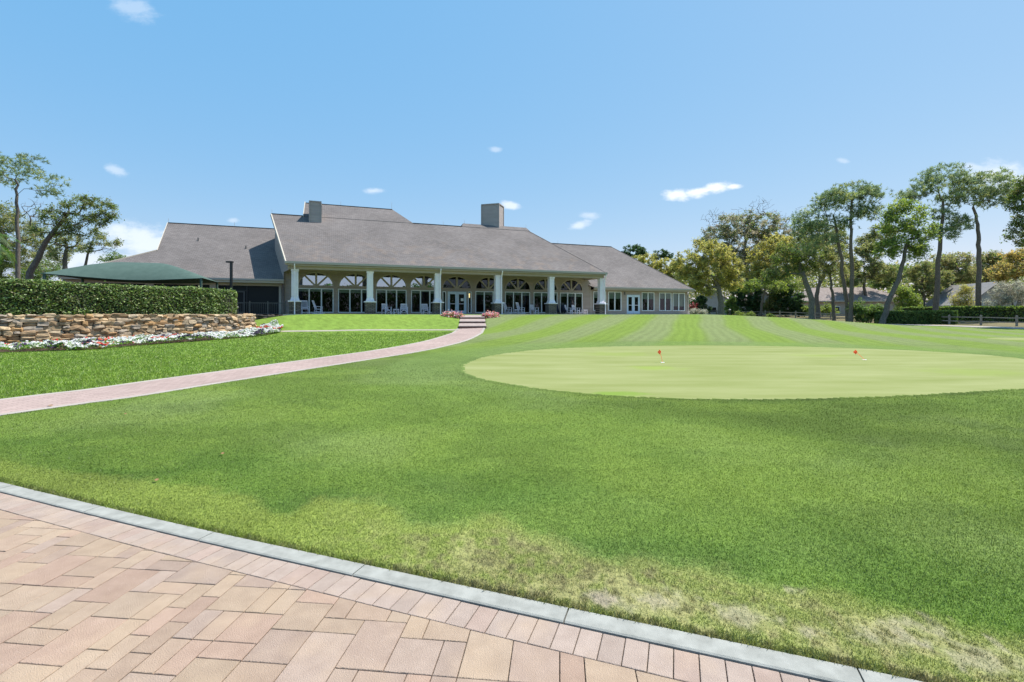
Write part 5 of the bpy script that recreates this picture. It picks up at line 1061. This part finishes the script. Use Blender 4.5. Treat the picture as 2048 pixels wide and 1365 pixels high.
# left hand side behind the hedge
TZ = 1.0
tree('pine_tree', 50, [(36, 585), (37, 500), (34, 440), (33, 390), (33, 360)], [(20, 325, 34, 13), (50, 322, 22, 13), (-15, 345, 34, 24), (60, 345, 14, 10), (90, 352, 20, 9), (115, 366, 13, 7), (92, 385, 18, 8), (10, 355, 26, 14), (108, 390, 8, 8)], 'pine', 'tall pine with layered limbs at the upper left', style='pine', r0=.22, rt=.09, leaf=.14, dens=.75, bark='bark', seed=90, start=.5, cl=.42, targets=6, extra=TZ)
tree('oak_tree', 46, [(48, 590), (60, 545), (85, 500), (112, 455), (140, 425)], [(150, 405, 30, 14), (188, 402, 24, 12), (215, 420, 18, 14), (150, 440, 38, 16), (195, 440, 26, 13), (112, 430, 26, 16), (160, 465, 28, 12), (225, 435, 9, 9), (95, 460, 24, 14)], 'oak', 'oak with thick dark trunk leaning strongly right behind the hedge', r0=.33, rt=.13, leaf=.10, dens=.85, seed=91, start=.35, targets=7, cl=.4, extra=TZ)
tree('oak_tree', 56, [(130, 600), (130, 545), (130, 510), (134, 490)], [(135, 470, 22, 14), (110, 490, 20, 12), (150, 492, 18, 12), (120, 515, 20, 10)], 'olive', 'thin oak standing behind the leaning trunk', r0=.3, rt=.15, leaf=.12, dens=.6, seed=92, start=.45, targets=6, extra=TZ, cl=.42)
tree('oak_tree', 54, [(163, 600), (165, 540), (175, 510), (187, 480)], [(195, 470, 12, 12), (205, 485, 22, 7), (172, 500, 16, 8), (225, 485, 10, 5)], 'olive', 'sparse oak with crooked limbs left of the long grey roof', r0=.18, rt=.08, leaf=.11, dens=.7, seed=93, start=.35, targets=7, extra=TZ, bare=[(215, 500, 22, 8, 14)], cl=.35)
tree('oak_tree', 62, [(-10, 600), (-5, 540), (5, 500), (10, 470)], [(10, 430, 34, 24), (-25, 450, 40, 40), (30, 470, 34, 30), (0, 510, 44, 30), (-40, 500, 50, 50), (45, 525, 34, 26), (20, 545, 40, 20)], 'olive', 'olive brown oak filling the left edge above the hedge', r0=.4, rt=.25, leaf=.13, dens=.75, seed=94, start=.35, targets=5, extra=TZ, bare=[(70, 420, 25, 25, 30)])
tree('oak_tree', 66, [(75, 600), (78, 550), (70, 510)], [(60, 465, 30, 24), (85, 500, 26, 22), (45, 520, 30, 20), (100, 530, 28, 16), (75, 545, 30, 14), (120, 505, 20, 16)], 'olive', 'light brownish tree between the pine and the leaning oak', r0=.22, rt=.07, leaf=.12, dens=.7, seed=95, start=.35, targets=5, extra=TZ, bare=[(75, 440, 20, 20, 24)])
tree('oak_tree', 75, [(225, 600), (228, 560), (230, 545)], [(232, 515, 18, 6), (215, 520, 10, 6)], 'green', 'distant green treetop behind the low left roof', r0=.2, rt=.12, leaf=.14, dens=.5, seed=96, start=.4, targets=8, extra=TZ)
tree('small_tree', 58, [(95, 600), (95, 560), (92, 545)], [(90, 535, 22, 14), (110, 548, 14, 8), (60, 548, 16, 10)], 'green', 'small green tree low behind the hedge near the canopy corner', r0=.15, rt=.1, leaf=.12, dens=.6, seed=97, start=.3, targets=7, extra=TZ)
def palm():
    Y = 33; x, y, z = W(-45, 480, Y); t = thing('palm_tree', (x, y, 1.4), 'arching green palm fronds entering at the left edge', 'palm tree'); b = MB(); b.tube([(0, 0, 0), (.1, 0, 2.4), (0, 0, z - 1.4)], [.22, .17, .15], 9); b.build('trunk', M['bark'], t, True)
    V = []; cols = []; r = np.random.default_rng(5)
    for k in range(16):
        a = k * 2.399; el = r.uniform(.1, .9); Lf = 2.9; p = np.array([0, 0, z - 1.4]); d = np.array([math.cos(a) * math.cos(el), math.sin(a) * math.cos(el), math.sin(el)]); sd = np.array([-math.sin(a), math.cos(a), 0])
        for s in range(42):
            f = s / 41; p = p + d * Lf / 42; d = d + np.array([0, 0, -.055]); d /= np.linalg.norm(d); w = .55 * math.sin(math.pi * min(f * .9 + .1, 1)) + .05
            for sg in (-1, 1):
                tip = p + (sd * sg * .8 + d * .6 + np.array([0, 0, -.35])) * w; V += [p - d * .02, p + d * .02, tip]; cols.append(np.array([.07, .15, .03]) * r.uniform(.7, 1.4))
    fast_mesh('fronds', np.array(V), 3, M['leaf'], np.array(cols), t)
palm()

# distant woods, one uncountable mass
def woods(px0, px1, Y, top, label, pal, seed, n=42000):
    r = np.random.default_rng(seed); px = r.uniform(px0, px1, n); yy = Y + r.uniform(-14, 14, n); hx = top + 26 * (fbm(px * .012, px * 0 + seed, 4, seed) - .5) * 2; u = r.random(n) ** .8; zt = CAMZ + (628 - hx) / 950 * Y; z = .8 + (zt - .8) * u
    cen = np.c_[(px - 1024) / 950 * yy, yy, z]; c = shade_cols(n, PAL[pal], .3, r); V = leaf_quads(cen, .5 * r.uniform(.5, 1.3, n), .3, .6, r); o = fast_mesh('distant_woods', V, 4, M['leaf'], c); tag(o, label, 'woods', kind='stuff')
woods(1330, 2500, 150, 535, 'distant mass of woods closing the view at the right', 'olive', 3)
woods(-500, 260, 120, 560, 'distant mass of woods behind the hedge at the left', 'olive', 4, 14000)
def woods_behind(n=30000):
    r = np.random.default_rng(12); x = r.uniform(-50, 150, n); y = -52 + .12 * x + r.uniform(-7, 7, n); zt = 8.5 + 5 * (fbm(x * .09, x * 0, 4, 3) - .5) * 2 + .02 * x; u = r.random(n) ** .75; cen = np.c_[x, y, .2 + zt * u]
    o = fast_mesh('distant_woods', leaf_quads(cen, .55 * r.uniform(.5, 1.3, n), .3, .6, r), 4, M['leaf'], shade_cols(n, PAL['dark'], .3, r)); tag(o, 'woods behind the viewer, mirrored in the porch windows', 'woods', kind='stuff')
woods_behind()

# ------------------------------------------------------------------ hedges
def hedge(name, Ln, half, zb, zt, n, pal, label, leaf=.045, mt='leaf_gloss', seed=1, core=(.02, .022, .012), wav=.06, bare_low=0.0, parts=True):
    r = np.random.default_rng(seed); Nn = normals(Ln); t = np.r_[0, np.cumsum(np.hypot(*np.diff(Ln, axis=0).T))]; Lt = t[-1]
    c0 = (float(Ln[len(Ln) // 2][0]), float(Ln[len(Ln) // 2][1]), zb); th_ = thing(name, c0, label, 'hedge'); o = np.array(c0); H = zt - zb
    s = r.uniform(-half * .6, Lt + half * .6, n); per = 2 * H + 2 * half; q = r.uniform(0, per, n); dz = np.where(q < H, q, np.where(q < H + 2 * half, H, per - q)); off = np.where(q < H, half, np.where(q < H + 2 * half, half - (q - H), -half))
    # round ends
    e = np.maximum(np.maximum(-s, s - Lt), 0) / (half * .6 + 1e-6); sc = np.sqrt(np.clip(1 - e * e * .9, .05, 1)); off = off * sc
    bulge = wav * (fbm(s * .9, dz * 1.1, 3, seed) - .5) * 4; rnd = np.clip((dz / H - .8) / .2, 0, 1) ** 2 * .09; dep = np.abs(r.normal(0, .075, n)); off = np.sign(off) * (np.abs(off) + bulge - rnd - dep) * np.where(np.abs(off) > half * .98 * sc, 1, 1)
    top = dz > H - 1e-6; dz = np.where(top, H + bulge * .7 - dep, dz); spr = r.random(n) < .004; dz = np.where(spr & top, dz + r.uniform(.03, .2, n), dz)
    px_ = np.interp(s, t, Ln[:, 0]) + np.interp(s, t, Nn[:, 0]) * off; py_ = np.interp(s, t, Ln[:, 1]) + np.interp(s, t, Nn[:, 1]) * off
    ext = np.where(s < 0, s, np.where(s > Lt, s - Lt, 0)); d0 = (Ln[1] - Ln[0]) / np.hypot(*(Ln[1] - Ln[0])); d1 = (Ln[-1] - Ln[-2]) / np.hypot(*(Ln[-1] - Ln[-2])); dd = np.where((s < 0)[:, None], d0[None], d1[None]); px_ += ext * dd[:, 0]; py_ += ext * dd[:, 1]
    keep = ~((dz < bare_low) & (r.random(n) < .8)); cen = np.c_[px_, py_, zb + dz][keep] - o; c = shade_cols(len(cen), pal, .3, r)
    fast_mesh('leaves', leaf_quads(cen, leaf * r.uniform(.6, 1.3, len(cen)), .2, .6, r), 4, M[mt], c, th_)
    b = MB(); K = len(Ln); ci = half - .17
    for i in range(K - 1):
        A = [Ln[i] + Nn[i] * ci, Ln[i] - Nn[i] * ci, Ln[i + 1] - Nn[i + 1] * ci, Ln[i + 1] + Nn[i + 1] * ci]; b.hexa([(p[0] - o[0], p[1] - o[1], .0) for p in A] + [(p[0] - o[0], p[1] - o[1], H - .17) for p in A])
    if parts:
        for _ in range(70):
            si = r.uniform(0, Lt); p = np.array([np.interp(si, t, Ln[:, 0]), np.interp(si, t, Ln[:, 1])]); nn_ = np.array([np.interp(si, t, Nn[:, 0]), np.interp(si, t, Nn[:, 1])]); sg = SG
            q0 = p + nn_ * sg * (half - .12); a = r.uniform(-.5, .5); P = []; tg = np.array([nn_[1], -nn_[0]])
            for k in range(4): f = k / 3; w = q0 + tg * a * f * 1.2 + nn_ * sg * (.06 * f + .02 * r.normal()); P.append((w[0] - o[0], w[1] - o[1], .05 + f * H * .6))
            b.tube(P, [.016, .013, .01, .006], 5, mi=1, cap=False)
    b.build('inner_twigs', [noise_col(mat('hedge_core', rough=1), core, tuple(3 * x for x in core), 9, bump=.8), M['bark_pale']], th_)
    return th_
HL = smooth_line([(-37, 11), (-32.6, 14.6), (-28.7, 18.9), (-26.1, 22.3), (-24.2, 24.8), (-22.5, 27.3), (-20.95, 30), (-19.95, 32.3), (-19.85, 33.3)], 80)
nn = normals(HL)[40]; SG = 1 if nn[0] > 0 else -1
hp = [(.06, .10, .028), (.09, .14, .035), (.045, .075, .02), (.13, .19, .05), (.17, .22, .07), (.10, .10, .045)]
hedge('hedge', HL, .62, 1.47, 3.27, 80000, hp, 'long clipped dark green hedge on top of the fieldstone wall', leaf=.058, seed=6, wav=.10)
HR = smooth_line([(46.8, 60.6), (50.0, 58.8), (52.6, 56.8)], 20)
hedge('hedge', HR, .8, .28, 1.95, 15000, PAL['green'], 'squared box hedge interrupting the rail fence', leaf=.10, mt='leaf', seed=8, parts=False)
HB = smooth_line([(54.5, 66), (60, 60), (66, 54), (72, 48)], 40)
hedge('hedge', HB, 1.0, .3, 2.55, 26000, PAL['green'] + PAL['bright'][:2], 'loose back hedge running behind the right hand rails', leaf=.11, mt='leaf', seed=9, parts=False, wav=.15)

# ------------------------------------------------------------------ flowers
def flower_mesh(cen, size, cols, parent, name, mt='petal', r=rng):
    n = len(cen); nrm = r.normal(size=(n, 3)) * .5 + np.array([.25, -.45, .9]); nrm /= np.linalg.norm(nrm, axis=1)[:, None]; a = np.cross(nrm, r.normal(size=(n, 3))); a /= np.linalg.norm(a, axis=1)[:, None]; b = np.cross(nrm, a); V = []
    for k in range(10): t = 2 * math.pi * k / 10; rr = size * (1 if k % 2 == 0 else .72) * r.uniform(.85, 1.1, n); V.append(cen + (a * math.cos(t) + b * math.sin(t)) * rr[:, None] + nrm * (.12 * size * (k % 2)))
    return fast_mesh(name, np.stack(V, 1).reshape(-1, 3), 10, M[mt], cols, parent)
def flower_bed():
    r = np.random.default_rng(11); nb = normals(BL); sgn = -1 if (nb[100] * .7).dot([1, -1]) > 0 else 1   # direction towards the wall
    # soil strip between edge line and wall
    m = 200; A = BL; Bq = smooth_line([(-34, 11), (-26.8, 18.3), (-24.2, 21.5), (-22.3, 23.9), (-20.6, 26.5), (-19.0, 29.3), (-17.7, 32), (-17.2, 33.8)], m); b = MB()
    za = h0(A[:, 0], A[:, 1]) + .02; zb = h0(Bq[:, 0], Bq[:, 1]) + .05
    for i in range(m - 1): b.poly([(A[i][0], A[i][1], za[i]), (A[i + 1][0], A[i + 1][1], za[i + 1]), (Bq[i + 1][0], Bq[i + 1][1], zb[i + 1]), (Bq[i][0], Bq[i][1], zb[i])])
    o = b.build('bed_soil', M['soil']); tag(o, kind='structure')
    n = 30000; s = r.random(n); q = r.random(n) ** 1.25; i = s * (m - 1); i0 = i.astype(int); f = (i - i0)[:, None]; i1 = np.minimum(i0 + 1, m - 1); pa = A[i0] * (1 - f) + A[i1] * f; pb = Bq[i0] * (1 - f) + Bq[i1] * f
    q2 = np.clip(q * .97 - .12, -1, 1)[:, None]; p = pa * (1 - q2) + pb * q2; bump = fbm(p[:, 0] * 1.9, p[:, 1] * 1.9, 3, 5); z = h0(p[:, 0], p[:, 1]) + .05 + .62 * np.clip(bump - .2, 0, 1) * (1 - .3 * q)
    cen = np.c_[p, z]; zone = fbm(p[:, 0] * 1.1, p[:, 1] * 1.1, 3, 77); z2 = fbm(p[:, 0] * 1.5, p[:, 1] * 1.5, 3, 99); lowf = fbm(p[:, 0] * .9, p[:, 1] * .9, 3, 55)
    fl = r.random(n) < np.where(lowf > .56, .22, .7)
    red = (zone > .645) & fl; pur = (z2 > .635) & fl & ~red; col = np.tile([.74, .73, .72], (n, 1)) * r.uniform(.8, 1.1, (n, 1)); col[red] = np.array([.62, .05, .03]) * r.uniform(.6, 1.3, (red.sum(), 1)); pk = (r.random(n) < .3) & red; col[pk] = [.62, .16, .12]
    col[pur] = np.array([.05, .03, .08]) * r.uniform(.6, 1.6, (pur.sum(), 1))
    o = flower_mesh(cen[fl] + [0, 0, .04], .058, np.clip(col[fl], 0, .85), None, 'petunia_flowers', r=r); tag(o, 'white, red and dark purple petunias along the foot of the stone wall', 'flowers', kind='stuff')
    k = r.integers(n, size=46000); c2 = cen[k] + r.normal(size=(46000, 3)) * [.07, .07, .035]; o = fast_mesh('petunia_foliage', leaf_quads(c2, .032 * r.uniform(.6, 1.4, len(c2)), .3, .5, r), 4, M['leaf'], shade_cols(len(c2), [(.07, .14, .025), (.10, .18, .03), (.05, .10, .02), (.14, .22, .04)], .3, r)); tag(o, 'green petunia foliage in the flower bed', 'foliage', kind='stuff')
flower_bed()
def flower_bush(spots, label, seed):
    r = np.random.default_rng(seed); Y0 = spots[0][1]; x0 = (spots[0][0] - 1024) / 950 * Y0; z0 = h0([x0], [Y0])[0]; t = thing('flower_bush', (x0, Y0, z0), label, 'flowers', group='pink flower clumps flanking the steps'); L1 = []; L2 = []
    for (px, Y, rad, hh, n) in spots:
        x = (px - 1024) / 950 * Y; z = h0([x], [Y])[0]; d = r.normal(size=(n, 3)); d /= np.linalg.norm(d, axis=1)[:, None]; d[:, 2] = np.abs(d[:, 2]); p = d * np.array([rad, rad, hh]) * (r.uniform(.75, 1.05, (n, 1))) * (1 + .18 * r.normal(size=(n, 1))); L1.append(p + [x - x0, Y - Y0, z - z0]); d2 = d * np.array([rad, rad, hh]) * r.uniform(.3, 1, (n, 1)); L2.append(d2 + [x - x0, Y - Y0, z - z0])
    c = np.concatenate(L1); k = r.random(len(c)) < .5; pal = [(.72, .10, .16), (.80, .22, .28), (.65, .06, .12), (.85, .42, .42), (.75, .16, .10)]; flower_mesh(c[k], .055, shade_cols(k.sum(), pal, .2, r), t, 'blossoms', r=r)
    c = np.concatenate(L2 + L1); fast_mesh('foliage', leaf_quads(c, .045, .3, .5, r), 4, M['leaf'], shade_cols(len(c), PAL['green'] + [(.16, .20, .06)], .3, r), t)
flower_bush([(918, 38.2, .42, .42, 420), (907, 38.9, .45, .42, 420), (896, 39.4, .4, .38, 380), (890, 39.8, .35, .3, 240)], 'rosy pink flower clump left of the steps', 1)
flower_bush([(975, 38.6, .42, .42, 420), (985, 39.2, .45, .45, 420), (970, 38.4, .32, .36, 300), (992, 39.9, .32, .32, 260)], 'rosy pink flower clump right of the steps', 2)

# ------------------------------------------------------------------ split rail fence
def fence():
    P = smooth_line([(40, 98), (44, 84), (46.9, 74), (49.0, 66), (50.8, 59), (52.7, 51.5), (54.2, 46), (56.5, 38)], 200); t_ = np.r_[0, np.cumsum(np.hypot(*np.diff(P, axis=0).T))]
    x0, y0 = P[0]; z0 = h0([x0], [y0])[0]; t = thing('rail_fence', (x0, y0, z0), 'weathered two rail split wood fence along the cart path', 'fence'); n = int(t_[-1] / 3.0); pts = []
    for k in range(n + 1): s = k * t_[-1] / n; x = np.interp(s, t_, P[:, 0]); y = np.interp(s, t_, P[:, 1]); pts.append(np.array([x - x0, y - y0, h0([x], [y])[0] - z0]))
    for k, p in enumerate(pts):
        b = MB(); j = random.uniform(-.02, .02); b.beam(p + [0, 0, -.2], p + [j, j, 1.12], .15, .14); b.beam(p + [j, j, 1.12], p + [j, j, 1.16], .10, .09); b.build('post', M['fence'], t)
        if k < n:
            for hz in (.42, .88): b = MB(); m = (p + pts[k + 1]) / 2 + np.array([0, 0, hz + random.uniform(-.03, .01)]); b.beam(p + [0, 0, hz], m, .05, .11); b.beam(m, pts[k + 1] + [0, 0, hz + random.uniform(-.03, .03)], .05, .11); b.build('rail', M['fence'], t)
fence()

# ------------------------------------------------------------------ houses beyond the fence and a parked cart
def house(px, Y, w, dpt, zb, ze_, zr_, rz, wall, roof_, label, gable=False, win=((.2, .3), (.6, .75)), name='house'):
    x = (px - 1024) / 950 * Y; t = thing(name, (x, Y, zb), label, 'house', rz); e = ze_ - zb; rr = zr_ - zb; b = MB(); b.box(0, 0, -.3, w, dpt, e)
    if gable: b.poly([(0, 0, e), (w, 0, e), (w / 2, 0, rr - .1)]); b.poly([(0, dpt, e), (w, dpt, e), (w / 2, dpt, rr - .1)])
    b.build('wall', M[wall], t); b = MB(); o = .5
    if gable:
        b.slab([(-o, -o, e - .12), (w / 2, -o, rr), (w / 2, dpt + o, rr), (-o, dpt + o, e - .12)], .15); b.slab([(w / 2, -o, rr), (w + o, -o, e - .12), (w + o, dpt + o, e - .12), (w / 2, dpt + o, rr)], .15)
    else:
        h = dpt / 2; A = [(-o, -o, e), (w + o, -o, e), (w + o, dpt + o, e), (-o, dpt + o, e)]; r1, r2 = (h, h, rr), (w - h, h, rr); b.slab([A[0], A[1], r2, r1], .15); b.slab([A[1], A[2], r2], .15); b.slab([A[2], A[3], r1, r2], .15); b.slab([A[3], A[0], r1], .15)
    b.build('roof', M[roof_], t)
    b = MB(); b.box(-o - .02, -o - .1, e - .2, w + o + .02, -o - .02, e - .02); 
    if not gable: b.build('fascia', M['cream'], t)
    for a, c in win:
        b = MB(); b.box(w * a, -.04, .7, w * c, -.005, 2.1); f = b.build('window', M['winframe'], t); b = MB(); b.box(w * a + .1, -.06, .8, w * c - .1, -.045, 2.0); b.build('pane', M['screen'], f)
    return t
house(1600, 92, 20, 10, .9, 4.1, 6.9, -.12, 'housewall', 'houseroof', 'low house with pinkish walls and rusty brown roof seen between the oaks', win=((.06, .13), (.3, .36), (.42, .47), (.7, .76)))
house(1485, 104, 8, 11, 1.0, 4.0, 6.6, -.2, 'housewall_grey', 'houseroof', 'small gabled house half hidden behind dark evergreens', True, ((.3, .6),))
house(1392, 112, 7.5, 10, 1.1, 4.4, 7.2, -.3, 'housewall_grey', 'houseroof', 'pale gabled house behind the yellow green oak', True, ((.4, .6),))
house(1938, 80, 8, 12, .6, 3.2, 7.0, -.25, 'housewall_grey', 'houseroof_grey', 'grey house with a steep gable beside the forked pine', True, ((.6, .85),))
house(1868, 112, 8, 9, 1.0, 2.9, 4.3, -.1, 'housewall', 'houseroof_grey', 'low pale roofed house between the two tall right hand pines', False, ((.2, .35), (.6, .75)))
house(1745, 96, 7, 9, .9, 3.6, 5.6, -.1, 'housewall', 'houseroof', 'small pale house behind the leaning tree', True, ((.3, .5),))
def cart():
    Y = 84; x = (1404 - 1024) / 950 * Y; z = h0([x], [Y])[0]; t = thing('golf_cart', (x, Y, z), 'dark golf cart with pale front parked behind the low pale bush', 'golf cart', rz=-.5)
    b = MB(); b.hexa([(-.55, -1.1, .25), (.55, -1.1, .25), (.55, 1.1, .25), (-.55, 1.1, .25), (-.55, -1.0, .75), (.55, -1.0, .75), (.55, 1.1, .7), (-.55, 1.1, .7)]); b.build('body', M['white'], t)
    b = MB(); b.box(-.5, .0, .702, .5, .55, .86); b.box(-.5, .5, .862, .5, .62, 1.3); b.build('seat', M['bag'], t); b = MB(); b.box(-.6, -.9, 1.85, .6, 1.0, 1.92); b.build('roof', M['dark_metal'], t)
    for sx in (-.52, .52):
        for sy, ty in ((-.95, -.75), (.9, .85)): b = MB(); b.tube([(sx, sy, .7), (sx, ty, 1.85)], .025, 5); b.build('roof_post', M['dark_metal'], t)
    for sx in (-.5, .5):
        for sy in (-.75, .75): b = MB(); b.tube([(sx - .09, sy, .23), (sx + .09, sy, .23)], .23, 14); b.build('wheel', M['rubber'], t)
cart()
# fallen leaves on the lawn and path edge
def fallen():
    r = np.random.default_rng(3)
    for px, py, s, lb in ((444, 913, .02, 'single tan fallen leaf on the dark grass'), (312, 967, .02, 'small brown leaf near the kerb'), (100, 815, .035, 'curled brown leaf on the near edge of the walkway'), (250, 832, .02, 'dark leaf scrap on the lawn beside the walkway')):
        x, y = ground_at(px, py); z = h0([x], [y])[0] + .03; b = MB(); P = [(math.cos(a) * s * (1.5 if k % 2 else .8), math.sin(a) * s, .006 * (k % 3)) for k, a in enumerate(np.linspace(0, 6.28, 8)[:-1])]; b.slab(P, .002); o = b.build('fallen_leaf', noise_col(mat('dry_leaf', rough=.9), (.20, .12, .05), (.32, .20, .10), 40)); o.location = (x, y, z); tag(o, lb, 'leaf')
fallen()
